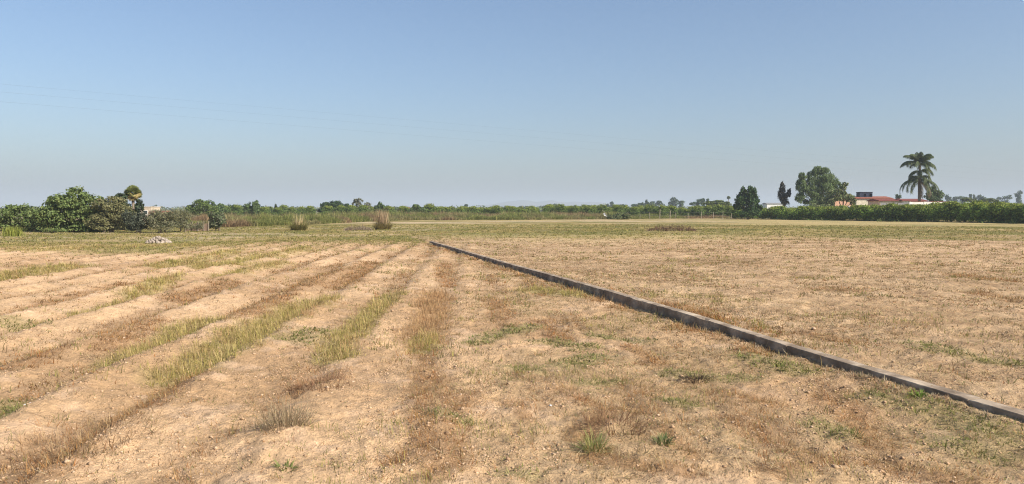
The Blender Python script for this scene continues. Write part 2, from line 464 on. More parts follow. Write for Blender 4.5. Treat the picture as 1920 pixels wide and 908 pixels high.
def build_cover():
    dry, grass, green, straw = Acc(), Acc(), Acc(), Acc()
    rings = [(3.8, 8, 20500), (8, 14, 30000), (14, 24, 45000), (24, 42, 51500), (42, 80, 34000)]
    for r0, r1, n in rings:
        k = math.sqrt(r0 * r1); px = k / 773.0
        x, y = scatter(n, r0, r1); ok = keepwall(x, y); x, y = x[ok], y[ok]
        m = masks(x, y); u = rng.random(len(x))
        s, t = wall_st(x, y)
        uu, vv = rows_uv(x, y)
        w = max(.0035, px * .45)
        foot = np.exp(-((s + .28) / .16) ** 2) * (t < WLEN) * sst(.35, .55, fbm(x / .5, y / .5, 151, 3))
        g = u < m['grass'] * .85
        tufts(grass, x[g], y[g], 11, rng.gamma(3., .036, g.sum()).clip(.03, .19) * (.4 + .6 * m['grass'][g]), w * .75, .07 + px, C_GRS + C_TAN[:1] + C_STR[:1], (.02, .8), (.0, .7))
        tn = ~g & (u < m['tan'] * .7)
        tufts(grass, x[tn], y[tn], 9, rng.gamma(3., .042, tn.sum()).clip(.03, .22) * (.4 + .6 * m['tan'][tn]), w * .75, .07 + px, C_TAN, (.02, .7), (.0, .6))
        gr = ~g & ~tn & (u < m['green'] * .6)
        tufts(green, x[gr], y[gr], 8, rng.uniform(.025, .075, gr.sum()), w * 1.8, .05 + px, C_GRN, (.4, 1.25), (.1, .5))
        rd = ~g & ~tn & ~gr & (u < np.maximum(np.maximum(m['red'] * .9, np.maximum(m['fur'] * .5, m['row2'] * .62)), foot * .9))
        tufts(dry, x[rd], y[rd], 10, rng.gamma(2.2, .026, rd.sum()).clip(.02, .13) + .05 * foot[rd], w * .9, .08 + px, C_RED + C_BRN, (.35, 1.45), (-.2, .6))
        rest = ~g & ~tn & ~gr & ~rd
        u2 = rng.random(len(x)); cl = sst(.46, .68, m['med'])
        openl = (1 - sst(-.9, -.2, uu)) * (1 - m['right'])                 # the furrowed sandy part is barer
        dens = (.12 + .75 * cl) * (1 - .45 * openl)
        a = rest & (u2 < dens * .55)
        tufts(dry, x[a], y[a], 6, rng.uniform(.02, .075, a.sum()), w, .04 + px * .8, C_BRN + C_RED[:2], (.5, 1.35), (.05, .5))
        b = rest & ~a & (u2 < dens * .8) & (vn(x / .9, y / .9, 155) > .45)
        tufts(green, x[b], y[b], 6, rng.uniform(.02, .06, b.sum()), w * 1.3, .04 + px * .8, C_GRN + C_OLV, (.5, 1.35), (.05, .5))
        mt = rest & ~a & ~b & (u2 > 1 - (.08 + .10 * m['right']) * (1 - .55 * openl) * (1 - .8 * m['turf']) * sst(.35, .6, fbm(x / 1.1, y / .8, 159, 3)))
        tufts(dry, x[mt], y[mt], 11, rng.uniform(.03, .085, mt.sum()), w * .9, .10 + px * 1.4, [(.15, .10, .055), (.20, .145, .07), (.17, .145, .055), (.24, .15, .08)], (.5, 1.45), (-.3, .5))
        tf = rest & ~a & ~b & ~mt & (u2 < dens * .8 + m['turf'] * .7)
        tufts(grass, x[tf], y[tf], 6, rng.uniform(.04, .12, tf.sum()), w, .06 + px, C_OLV + C_OLV + C_GRS[:2], (.1, .9), (.1, .5))
    # loose straw lying on the soil
    for r0, r1, n in [(3.8, 8, 9000), (8, 14, 15000), (14, 24, 20000), (24, 45, 20000)]:
        k = math.sqrt(r0 * r1); px = k / 773.0
        x, y = scatter(n, r0, r1); ok = keepwall(x, y); x, y = x[ok], y[ok]
        m = masks(x, y); uu, vv = rows_uv(x, y)
        p = .25 + .55 * m['right'] - .15 * (uu < -.5) ; p = p * (.4 + 1.0 * sst(.35, .65, fbm(x / .8, y / .8, 161, 3)))
        ok = rng.random(len(x)) < p; x, y = x[ok], y[ok]; n_ = len(x)
        base = np.stack([x, y, H(x, y) + rng.uniform(.004, .03, n_)], 1)
        straw.add(*blades(base, rng.uniform(0, 6.28, n_), rng.uniform(1.35, 1.62, n_), rng.uniform(.05, .26, n_) * (1 + px * 6), np.full(n_, max(.0035, px * .4)),
                          rng.normal(0, .12, n_), pick(n_, C_STR, .12)))
    t = rng.uniform(.0, WLEN, 5200) ; t = WLEN * (t / WLEN) ** 1.5; n_ = len(t)
    sx = -rng.gamma(1.6, .075, n_) - .02
    k = rng.random(n_) < .75 * sst(.42, .62, fbm(t / .9, t * 0 + .5, 153, 3)); t, sx = t[k], sx[k]
    x, y = wA[0] + wdir[0] * t + wnor[0] * sx, wA[1] + wdir[1] * t + wnor[1] * sx
    big = vn(t / 1.6, t * 0 + 7.5, 157)
    tufts(dry, x, y, 8, (.03 + .085 * big ** 1.5) * np.exp(sx * 2) * rng.uniform(.4, 1.2, len(x)), .0032 + .0006 * np.hypot(x, y), .06, [(.36, .29, .20), (.29, .22, .15), (.44, .35, .24), (.33, .20, .12), (.28, .25, .11)], (.1, 1.35), (-.3, .7))
    t = rng.uniform(2.5, 13, 500); sx = rng.gamma(1.8, .12, 500) + .2
    k = np.abs(t - 5.2) < 1.2 + .8 * rng.random(500); t, sx = t[k], sx[k]
    tufts(dry, wA[0] + wdir[0] * t + wnor[0] * sx, wA[1] + wdir[1] * t + wnor[1] * sx, 9, .10, .005, .08, C_RED, (.2, 1.2), (-.2, .6))
    tag(dry.build('dry_weeds', M_BLADE), 'short withered reddish brown weeds scattered over the sandy field', 'weeds', None, 'stuff')
    tag(grass.build('grass', M_BLADE), 'yellow green grass in strips along the furrows and field edge', 'grass', None, 'stuff')
    tag(green.build('green_weeds', M_BLADE), 'low green weeds creeping in patches on the sandy soil', 'weeds', None, 'stuff')
    tag(straw.build('straw', M_BLADE), 'loose pale straw lying on the field', 'straw', None, 'stuff')
    # clods of earth
    oct_v = np.array([(1, 0, 0), (0, 1, 0), (-1, 0, 0), (0, -1, 0), (0, 0, .8), (0, 0, -.8)], float)
    oct_f = np.array([(0, 1, 4), (1, 2, 4), (2, 3, 4), (3, 0, 4), (1, 0, 5), (2, 1, 5), (3, 2, 5), (0, 3, 5)])
    Vs, Fs, Cs, n0 = [], [], [], 0
    for r0, r1, n in [(3.8, 8, 34000), (8, 14, 26000), (14, 26, 12000)]:
        x, y = scatter(n, r0, r1); m = masks(x, y)
        ok = keepwall(x, y) & (rng.random(n) < .25 + .75 * sst(.4, .62, fbm(x / .7, y / .7, 171, 3))); x, y = x[ok], y[ok]; n_ = len(x)
        sz = rng.gamma(1.1, .0030, n_) + .0026 + r0 * .00035
        rotz = rng.uniform(0, 6.28, n_)
        v = oct_v[None] * np.array((1, 1, .7)) * sz[:, None, None] * rng.uniform(.6, 1.3, (n_, 6, 3))
        c, s_ = np.cos(rotz)[:, None], np.sin(rotz)[:, None]
        vx = v[:, :, 0] * c - v[:, :, 1] * s_ + x[:, None]; vy = v[:, :, 0] * s_ + v[:, :, 1] * c + y[:, None]
        vz = v[:, :, 2] + H(x, y)[:, None] + sz[:, None] * .1
        Vs.append(np.stack([vx, vy, vz], -1).reshape(-1, 3)); Fs.append((oct_f[None] + n0 + 6 * np.arange(n_)[:, None, None]).reshape(-1, 3))
        cc = pick(n_, [(.43, .28, .165), (.48, .325, .20), (.37, .235, .135), (.50, .36, .24)], .08); Cs.append(np.repeat(cc, 8, 0)); n0 += 6 * n_
    tag(mesh_np('clods', np.concatenate(Vs), np.concatenate(Fs), M_CLOD, None, np.concatenate(Cs)), 'small clods and pebbles of sandy soil strewn on the field', 'clods', None, 'stuff')
build_cover()

# ---------------------------------------------------------------- low concrete wall
def build_wall():
    prof = [(-.072, -.2), (-.073, -.06), (-.072, 0), (-.067, .006), (.0, .008), (.067, .006), (.072, 0), (.072, -.2)]   # (across, height from the top)
    m = len(prof); V, F = [], []
    t0 = -7.0
    while t0 < WLEN:
        t1 = min(WLEN, t0 + rnd.uniform(2.2, 3.4))          # cast in lengths that have settled unevenly
        if WLEN - t1 < 1.2: t1 = WLEN
        n = max(8, int((t1 - t0) / .07)); b0 = len(V)
        oa, ob, za, zb = (rnd.uniform(-.004, .004) for _ in range(4))
        for i, tt in enumerate(np.linspace(t0 + .003, t1 - .003, n)):
            f = i / (n - 1); bx, by = wA + wdir * tt
            top = .088 + .042 * float(sst(2, 6, np.array([tt]))[0] * (1 - .6 * sst(9, 18, np.array([tt]))[0])) + .012 * (float(vn(np.array([tt / 3.1]), np.array([.5]), 201)[0]) - .5) + za * (1 - f) + zb * f - (.004 if i in (0, n - 1) else 0)
            lat = oa * (1 - f) + ob * f
            for k, (a, h) in enumerate(prof):
                ch = 0.0
                if k in (2, 3, 5, 6):
                    q = float(vn(np.array([tt * 3.7]), np.array([k * 3.3]), 205)[0]); q2 = float(vn(np.array([tt * 13.]), np.array([k * 1.3]), 207)[0])
                    ch = max(0, q - .8) * .14 + q2 * .004
                g = 1 if a > 0 else -1
                V.append((bx + wnor[0] * (a - g * ch + .075 + lat), by + wnor[1] * (a - g * ch + .075 + lat), top + h - ch * .8 if h > -.1 else -.2))
        for i in range(n - 1):
            for k in range(m - 1): F.append((b0 + i * m + k, b0 + i * m + k + 1, b0 + (i + 1) * m + k + 1, b0 + (i + 1) * m + k))
        F.append(tuple(b0 + k for k in range(m))[::-1]); F.append(tuple(b0 + (n - 1) * m + k for k in range(m)))
        t0 = t1
    me = bpy.data.meshes.new('concrete_wall'); me.from_pydata(V, [], F); me.update()
    me.materials.append(M_CONC)
    o = bpy.data.objects.new('concrete_wall', me); COL.objects.link(o)
    return tag(o, 'long low grey concrete kerb wall running diagonally across the field', 'wall')
build_wall()

# ---------------------------------------------------------------- trees
def leaf_cloud(P, Nn, size, aspect, cols, tilt=.7, droop=0.0):
    n = len(P)
    nn = Nn + rng.normal(0, tilt, (n, 3)); nn /= np.linalg.norm(nn, axis=1)[:, None] + 1e-9
    a = np.cross(nn, rng.normal(0, 1, (n, 3)));
    if droop: a = a * (1 - droop) + np.array([0, 0, -1.]) * droop
    a /= np.linalg.norm(a, axis=1)[:, None] + 1e-9
    b = np.cross(nn, a); b /= np.linalg.norm(b, axis=1)[:, None] + 1e-9
    s = size * rng.uniform(.65, 1.35, n)[:, None]
    V = np.stack([P - a * s, P + b * s * aspect, P + a * s, P - b * s * aspect], 1).reshape(-1, 3)
    q = np.arange(n)[:, None] * 4 + np.array([[0, 1, 2, 3]])
    return V, [q], cols
def crown_points(lobes, n, clump=.34, ncl=26, inner=.25):
    """leaf clumps set on the shells of the lobes, so that the outline is uneven and has gaps"""
    w = np.array([l[3] * l[5] + l[4] * l[5] for l in lobes]); w = w / w.sum()
    P, Nn = [], []
    for (cx, cy, cz, rx, ry, rz), wi in zip(lobes, w):
        m = max(60, int(n * wi)); k = max(8, int(ncl * (wi * len(lobes)) ** .5))
        d = rng.normal(0, 1, (k, 3)); d /= np.linalg.norm(d, axis=1)[:, None]
        d[:, 2] = np.where(d[:, 2] < -.75, -d[:, 2], d[:, 2])
        rr = rng.uniform(.68, 1.0, k)
        cl = d * rr[:, None]
        sz = rng.uniform(.6, 1.25, k) * clump
        i = rng.integers(0, k, m)
        o = rng.normal(0, 1, (m, 3)); o /= np.linalg.norm(o, axis=1)[:, None]; o *= (rng.random(m) ** .5)[:, None]
        p = cl[i] + o * sz[i][:, None]
        ins = rng.random(m) < inner
        q = rng.normal(0, 1, (m, 3)); q /= np.linalg.norm(q, axis=1)[:, None]; q *= (rng.random(m) ** .4 * .8)[:, None]
        p[ins] = q[ins]
        nv = o * .7 + d[i] * .6 + np.array([0, 0, .35])
        P.append(p * np.array([rx, ry, rz]) + np.array([cx, cy, cz])); Nn.append(nv)
    return np.concatenate(P), np.concatenate(Nn)

def make_tree(name, label, cat, base, lobes, cols, n=4000, leaf=.1, aspect=.55, trunk_r=.12, trunk_h=None, group=None, clump=.34, ncl=26,
              inner=.25, droop=0., tilt=.7, spr=.14, trunk_name='trunk', barkm=None, z=None, stems=1, top_cols=None):
    """lobes in metres, relative to the base"""
    bx, by = base; bz = float(H(np.array([bx]), np.array([by]), False)[0]) if z is None else z
    root = empty(name, (bx, by, bz)); tag(root, label, cat, group)
    P, Nn = crown_points(lobes, n, clump, ncl, inner)
    keep = P[:, 2] > .02; P, Nn = P[keep], Nn[keep]
    cc = pick(len(P), cols, spr)
    if top_cols is not None:                     # lighter yellow green leaf colours mixed in towards the top of the crown
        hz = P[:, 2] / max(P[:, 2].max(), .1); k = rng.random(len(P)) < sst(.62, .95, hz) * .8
        cc[k] = pick(int(k.sum()), top_cols, .15)
    acc = Acc(); acc.add(*leaf_cloud(P, Nn, leaf, aspect, cc, tilt, droop))
    acc.build('crown', M_LEAF, root)
    b = MB()
    zc = min(l[2] for l in lobes); top = max(l[2] for l in lobes)
    th = trunk_h or max(.25, zc * .8)
    for s_ in range(stems):
        ox, oy = ((rng.uniform(-.3, .3), rng.uniform(-.3, .3)) if stems > 1 else (0, 0))
        b.tube([(ox, oy, -.1), (ox * .9 + trunk_r * .3, oy, th * .5), (ox, oy + trunk_r * .2, th)], [trunk_r * 1.3, trunk_r, trunk_r * .85], 7)
        for l in lobes:
            c = np.array(l[:3]); a0 = np.array((ox, oy, th * .92)); md = a0 * .5 + c * .5 + rng.normal(0, .08, 3) * l[3]
            b.tube([a0, md, c + np.array((0, 0, l[5] * .35))], [trunk_r * .6, trunk_r * .38, trunk_r * .12], 5)
    b.build(trunk_name, barkm or M_BARK, root)
    return root

def lob(px, Y, L_, depth=1.0, z0=0.0, bx=None):
    """lobes given as the outline seen in the photograph, turned into metres at the tree's distance"""
    bX = at(px, 400, Y)[0]; out = []
    for l in L_:
        x, y, rx, ry = l
        X, _, Z = at(x, y, Y)
        s = Y / FOC; dd = (rx + ry) * .5 * s * depth
        out.append((X - bX, rng.uniform(-.25, .25) * dd, Z - z0, rx * s, dd, ry * s))
    return (bX, Y), out
def ptree(name, label, cat, px, Y, L_, cols, **k):
    d = k.pop('depth', 1.0)
    bX = at(px, 400, Y)[0]; z0 = float(H(np.array([bX]), np.array([float(Y)]), False)[0])
    base, lobes = lob(px, Y, L_, d, z0)
    return make_tree(name, label, cat, base, lobes, cols, z=z0, **k)

FIG = [(0.128, 0.18, 0.053), (0.165, 0.217, 0.068), (0.098, 0.143, 0.045), (0.21, 0.247, 0.083)]
OLB = [(0.195, 0.188, 0.083), (0.24, 0.217, 0.098), (0.15, 0.158, 0.068)]
DRK = [(0.046, 0.072, 0.033), (0.065, 0.091, 0.039), (0.039, 0.055, 0.029)]
GGR = [(0.169, 0.182, 0.111), (0.221, 0.221, 0.13), (0.13, 0.15, 0.091), (0.26, 0.234, 0.156)]
CIT = [(.07, .12, .02), (.105, .165, .028), (.165, .215, .035), (.045, .08, .018)]
MID = [(0.09, 0.143, 0.053), (0.128, 0.188, 0.068), (0.075, 0.112, 0.045)]
PEP = [(.135, .19, .065), (.17, .225, .08), (.10, .145, .052)]

ptree('fig_tree', 'wide low bushy fig tree at the left edge with dark gap beneath its crown', 'tree', 15, 57,
      [(-5, 408, 34, 20), (45, 402, 32, 18), (-45, 406, 40, 22), (68, 413, 24, 18), (10, 420, 40, 12), (25, 397, 22, 12), (78, 410, 20, 20), (40, 428, 44, 8)], FIG, n=9000, leaf=.085, aspect=.7, trunk_r=.14, ncl=34)
ptree('fig_tree', 'tall domed dark green fig tree, the highest crown of the left thicket', 'tree', 140, 55,
      [(140, 371, 27, 19), (118, 388, 36, 22), (168, 387, 32, 20), (96, 405, 32, 20), (140, 408, 45, 24), (152, 425, 42, 11), (95, 424, 24, 11), (180, 408, 24, 20), (140, 430, 60, 7)],
      FIG, n=15000, leaf=.085, aspect=.7, trunk_r=.18, ncl=36)
ptree('bush', 'olive brown bush right of the domed fig tree in the left thicket', 'bush', 205, 54,
      [(192, 386, 22, 14), (216, 388, 28, 18), (226, 410, 30, 22), (190, 416, 28, 16), (205, 426, 38, 9)], OLB, n=8000, leaf=.07, trunk_r=.08, stems=3)
ptree('dark_tree', 'dark green tree with ragged top behind the small fan palm', 'tree', 240, 60,
      [(226, 373, 13, 10), (260, 388, 8, 13), (234, 388, 10, 9), (240, 405, 26, 17), (242, 424, 26, 11)], DRK, n=5000, leaf=.09, trunk_r=.12)
ptree('bush', 'dark grey green bush below the fan palm near the rubble pile', 'bush', 255, 53,
      [(250, 416, 18, 17), (266, 416, 13, 17), (240, 407, 9, 14), (256, 428, 22, 7)], [(.05, .065, .04), (.075, .085, .055), (.10, .11, .07)], n=4500, leaf=.06, trunk_r=.05, stems=3)
ptree('bush', 'wispy grey olive tamarisk bush behind the white rubble pile', 'bush', 300, 53,
      [(290, 414, 18, 18), (312, 410, 20, 16), (328, 404, 14, 10), (310, 425, 26, 9)], GGR + OLB, n=6500, leaf=.075, aspect=.22, trunk_r=.04, stems=4, droop=.3, clump=.5, inner=.4)
ptree('bush', 'grey olive thin leaved bush left of the brown reed screen', 'bush', 338, 55,
      [(336, 410, 16, 15), (350, 404, 12, 8), (340, 422, 16, 9)], OLB + GGR, n=4000, leaf=.075, aspect=.22, trunk_r=.04, stems=3, droop=.3, clump=.5, inner=.4)
ptree('bush', 'rounded grey green bush right of the brown reed screen', 'bush', 405, 58,
      [(403, 414, 14, 14), (414, 412, 10, 12), (400, 424, 14, 7)], GGR + MID, n=4000, leaf=.06, trunk_r=.04, stems=3)

ptree('bush', 'thin dry olive weed bush growing in front of the brown reed screen', 'bush', 364, 56.3,
      [(358, 425, 8, 7), (368, 427, 10, 6), (377, 424, 6, 8)], OLB + GGR, n=1300, leaf=.06, aspect=.2, trunk_r=.03, stems=3, droop=.2, clump=.6, inner=.5)
# trees standing between the field and the horizon
ptree('round_tree', 'rounded light green tree left of centre with a domed double crown', 'tree', 375, 120,
      [(380, 386, 17, 11), (358, 394, 14, 10), (396, 394, 12, 9), (372, 399, 26, 7)], FIG + CIT[:2], n=5000, leaf=.14)
ptree('pointed_tree', 'small pointed green tree beside the rounded light green tree', 'tree', 404, 132,
      [(400, 386, 4, 8), (406, 393, 8, 9), (402, 398, 9, 7)], MID, n=1800, leaf=.13)
ptree('round_tree', 'small rounded mid green tree between the pointed tree and a dark pair', 'tree', 416, 138,
      [(415, 391, 9, 8), (418, 397, 11, 6)], MID + PEP, n=2000, leaf=.14)
ptree('dark_tree', 'low dark tree with a twin pointed crown, left of the two topped tree', 'tree', 433, 160,
      [(431, 390, 4, 6), (439, 391, 6, 6), (434, 396, 10, 5)], DRK + MID, n=1800, leaf=.15)
ptree('two_topped_tree', 'green tree with two separate rounded tops left of the small cypress', 'tree', 471, 130,
      [(465, 389, 8, 9), (480, 387, 8, 10), (472, 397, 15, 7)], MID + FIG[:1], n=3000, leaf=.13)
ptree('dark_tree', 'low grey green tree just left of the small cypress', 'tree', 496, 180,
      [(492, 392, 5, 5), (500, 393, 6, 5), (496, 396, 10, 4)], MID, n=1500, leaf=.16)
ptree('cypress', 'small dark pointed cypress on the skyline left of centre', 'tree', 517, 170,
      [(517, 388, 2.2, 5), (517, 393, 4.2, 5), (517, 397, 5.5, 4)], DRK, n=1600, leaf=.12)
ptree('cypress', 'slim low cypress immediately left of the small dark pointed cypress', 'tree', 507, 172,
      [(507, 392, 2, 4), (507, 396, 3, 3.5)], DRK, n=700, leaf=.12)
ptree('round_tree', 'broad dark green flat topped tree left of the thin grey tree', 'tree', 626, 150,
      [(611, 389, 14, 9), (628, 386, 17, 9), (645, 390, 12, 8), (626, 395, 31, 5)], [(.045, .08, .03), (.06, .10, .038), (.035, .06, .025)], n=6000, leaf=.15)
ptree('sparse_tree', 'thin grey green tree with sparse airy crown and pale bare limbs', 'tree', 677, 150,
      [(667, 384, 8, 10), (674, 379, 7, 8), (690, 386, 7, 7), (680, 392, 16, 4)], GGR, n=2000, leaf=.13, inner=.1, clump=.28, barkm=M_POST)
ptree('small_tree', 'small ragged green tree rising behind the tall dry reed tuft', 'tree', 712, 140,
      [(712, 387, 5, 7), (706, 389, 4, 4), (719, 388, 3, 4), (712, 393, 8, 4)], MID, n=1500, leaf=.13, clump=.45)
ptree('round_tree', 'rounded green tree with lower right shoulder, right of the dry reed tuft', 'tree', 784, 135,
      [(780, 391, 11, 7), (795, 395, 9, 6), (772, 398, 9, 5), (787, 400, 18, 4)], FIG + MID, n=4000, leaf=.14)
ptree('green_tree', 'dense dark green tree with several upright tops at the end of the citrus hedge', 'tree', 1402, 118,
      [(1393, 362, 7, 12), (1405, 361, 7, 12), (1413, 364, 6, 12), (1388, 375, 10, 10), (1415, 375, 11, 10), (1402, 382, 20, 14), (1383, 389, 8, 8), (1422, 389, 8, 7), (1402, 399, 20, 10)],
      [(.035, .075, .02), (.05, .10, .028), (.07, .125, .035), (.028, .055, .018)], n=9000, leaf=.13, trunk_r=.18)
ptree('cypress', 'brownish columnar cypress with a side branch, left of the pepper tree', 'tree', 1470, 140,
      [(1467, 352, 5, 10), (1467, 366, 7, 14), (1478, 364, 4.5, 8), (1472, 378, 9, 9), (1481, 359, 2.5, 5)], [(.06, .055, .03), (.085, .07, .04), (.045, .05, .028)], n=4000, leaf=.11, trunk_r=.2)
ptree('pepper_tree', 'big weeping pepper tree with high rounded crown left of the house', 'tree', 1535, 138,
      [(1534, 321, 13, 10), (1548, 332, 17, 16), (1526, 338, 13, 16), (1505, 334, 8, 10), (1503, 350, 10, 16), (1520, 362, 20, 16), (1548, 356, 20, 22), (1566, 350, 10, 16), (1500, 372, 10, 10), (1535, 378, 30, 10)],
      PEP, n=26000, leaf=.17, aspect=.22, droop=.65, tilt=.5, trunk_r=.4, clump=.32, ncl=30)
ptree('olive_green_tree', 'lower yellowish green tree spreading over the salmon house wall', 'tree', 1580, 128,
      [(1570, 368, 18, 12), (1584, 346, 6, 4), (1580, 358, 8, 10), (1593, 373, 11, 9), (1552, 380, 16, 9), (1600, 380, 6, 6), (1540, 388, 36, 6)], OLB + PEP, n=6000, leaf=.14, trunk_r=.2)
ptree('round_tree', 'rounded grey green tree just right of the tall palm', 'tree', 1753, 150,
      [(1748, 358, 7, 9), (1758, 366, 11, 9), (1744, 369, 10, 9), (1755, 374, 14, 8)], MID + GGR[:1], n=5000, leaf=.15, trunk_r=.2)

# far trees, small in the picture
FAR = [
 (728, 400, [(727, 390, 7, 4)], 'far blue grey tree right of the small ragged green tree', 'round'),
 (738, 420, [(738, 391.5, 5, 3)], 'low far tree in the middle of three blue grey trees', 'round'),
 (746, 420, [(746, 391.5, 5, 3)], 'far dark tree rightmost of three blue grey trees left of the white house', 'round'),
 (874, 450, [(874, 386, 3.6, 2.4), (874, 389, 2, 3)], 'lone tiny round topped tree on the skyline left of the hills', 'round'),
 (978, 620, [(978, 389, 5, 2.6)], 'tiny far blue tree below the hill summit, left one of two', 'round'),
 (992, 620, [(988, 389.5, 5, 2.4), (996, 389.5, 4, 2.4)], 'tiny wide far blue tree below the hill summit, right one of two', 'round'),
 (1020, 600, [(1014, 390, 6, 2.5), (1025, 388.5, 7, 3)], 'far blue tree with a long low crown right of the hill summit', 'round'),
 (1034, 600, [(1032, 387.5, 4, 3), (1041, 386, 4, 4)], 'far blue tree whose crown steps up to the right, below the hills', 'round'),
 (1104, 500, [(1104, 388, 5, 3)], 'far rounded tree low on the skyline below the right end of the hills', 'round'),
 (1143, 560, [(1139, 386, 3.4, 3.5), (1147, 383.5, 3.4, 5)], 'far twin topped dark tree above the white plastic sheet', 'round'),
 (1167, 450, [(1167, 386, 10, 3.6)], 'far low wide tree right of the twin topped dark tree', 'round'),
 (1192, 430, [(1190, 386, 8, 3), (1199, 384, 3, 4)], 'far tree with a low crown left of the row of blue grey trees', 'round'),
 (1206, 420, [(1204, 384, 3, 4), (1212, 379, 3, 4), (1213, 383, 5, 4)], 'far blue grey tree with a thin raised top', 'round'),
 (1228, 420, [(1222, 382.5, 9, 4.6), (1236, 381.5, 9, 4.5)], 'far blue grey tree with a long flat top left of the umbrella tree', 'round'),
 (1262, 420, [(1262, 375.5, 8.5, 5), (1258, 382, 8, 4), (1268, 380, 6, 5)], 'far large umbrella shaped tree, tallest of the blue grey skyline trees', 'round'),
 (1277, 430, [(1277, 381, 6, 5)], 'far round tree touching the right side of the umbrella shaped tree', 'round'),
 (1308, 330, [(1300, 383, 8, 4), (1311, 380, 9, 6)], 'loose far tree left of the pale green orchard hump', 'round'),
 (1318, 345, [(1318, 375.5, 3.4, 3), (1317, 381, 3, 5)], 'far tree with one small round knob top', 'round'),
 (1327, 350, [(1327, 375, 3.4, 2.6), (1327, 380, 3, 5)], 'far tree with a small flat knob top beside the pale green orchard hump', 'round'),
 (1684, 230, [(1684, 369, 6.5, 4.5), (1684, 375, 6, 4)], 'small dark tree seen above the red roofs left of the tall palm', 'round'),
 (1778, 480, [(1776, 370, 5, 4.5), (1780, 374, 5, 4)], 'far blocky dark tree nearest to the white wall', 'round'),
 (1792, 520, [(1792, 372, 6, 3)], 'far low faint tree beside the blocky dark tree', 'round'),
 (1804, 520, [(1800, 371, 6, 3.4), (1808, 372, 5, 3)], 'far long low tree right of the faint low tree', 'round'),
 (1820, 500, [(1820, 366.8, 3, 2), (1820, 372, 1.6, 3.5)], 'far small round topped tree on a thin stem', 'round'),
 (1826.5, 500, [(1826.5, 368, 1.5, 4), (1826.5, 373, 2, 4)], 'far slim cypress right of the small round topped tree', 'cyp'),
 (1838, 460, [(1837, 370.5, 6, 5), (1841, 374, 7, 4)], 'far rounded blue grey tree right of the slim cypress', 'round'),
 (1854, 480, [(1850, 373.5, 7, 3), (1860, 374, 7, 2.6)], 'far low spreading tree between two rounded blue grey trees', 'round'),
 (1886, 460, [(1874, 372.5, 7, 3), (1888, 370, 9, 4.2)], 'far dome shaped dark tree left of the lone raised tree', 'round'),
 (1909, 470, [(1908, 365, 6, 4.5), (1913, 361.5, 5, 4), (1910, 370, 3, 5)], 'far lone raised tree standing at the right edge of the skyline', 'round'),
]
for px, Y, L_, label, k in FAR:
    ym = max(l[1] for l in L_); rm = max(l[2] for l in L_)
    if 'stem' not in label: L_ = L_ + [(px, (ym + 392) / 2 + 1, rm * .85, max(2, (394 - ym) / 2))]
    ptree('cypress' if k == 'cyp' else 'far_tree', label, 'tree', px, Y, L_, DRK + MID, n=1100, leaf=Y * .00085, trunk_r=Y * .0006, ncl=14, clump=.45, inner=.4)

# citrus: three kinds of tree, copied along the rows
def citrus(name, label, group, h, seedcols):
    lobes = [(0, 0, h * .60, h * .50, h * .50, h * .36), (.25, .2, h * .44, h * .46, h * .42, h * .34), (-.3, -.1, h * .42, h * .44, h * .46, h * .34), (.05, -.2, h * .78, h * .32, h * .34, h * .2), (.1, -.1, h * .2, h * .46, h * .46, h * .18)]
    return make_tree(name, label, 'citrus tree', (0, 0), lobes, seedcols, n=4200, leaf=.085, aspect=.55, trunk_r=.07, group=group, ncl=30, spr=.2, z=0.0, top_cols=[(.24, .28, .045), (.30, .31, .06), (.19, .25, .04)])
HL = 'dark green citrus tree in the continuous hedge along the right edge of the field'
HG = 'citrus trees in the hedge on the right'
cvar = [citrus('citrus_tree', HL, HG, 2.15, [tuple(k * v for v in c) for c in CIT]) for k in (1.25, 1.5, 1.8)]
def place(src, used, x, y, s, label, group):
    o = src if not used else copy_tree(src)
    o.location = (x, y, float(H(np.array([x]), np.array([y]), False)[0])); o.rotation_euler = (0, 0, rnd.uniform(0, 6.28)); o.scale = (s * rnd.uniform(.95, 1.1), s * rnd.uniform(.95, 1.1), s * rnd.uniform(.92, 1.08))
    o['label'] = label; o['group'] = group
    return o
A = np.array([at(1385, 400, 126)[0], 126.]); B = np.array([at(1915, 400, 85)[0], 85.])
dirr = (B - A) / np.linalg.norm(B - A); back = np.array([-dirr[1], dirr[0]]) * (1 if -dirr[1] > 0 else -1)
if back[1] < 0: back = -back
ln = np.linalg.norm(B - A); cnt = 0
BL = 'citrus tree in the rows just behind the front hedge row, only its top showing'
for row in range(4):
    k = 0; t = -0.5
    while t < ln + 9:
        p = A + dirr * t + back * (row * 4.2) + np.array((rnd.uniform(-.15, .15), rnd.uniform(-.25, .25)))
        hs = .86 + .26 * min(1, max(0, t / ln)) + rnd.uniform(-.11, .09)
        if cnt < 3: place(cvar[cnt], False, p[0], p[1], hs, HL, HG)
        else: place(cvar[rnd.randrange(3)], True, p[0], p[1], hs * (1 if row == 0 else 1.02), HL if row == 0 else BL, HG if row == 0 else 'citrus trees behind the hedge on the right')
        cnt += 1; t += rnd.uniform(1.75, 2.15)
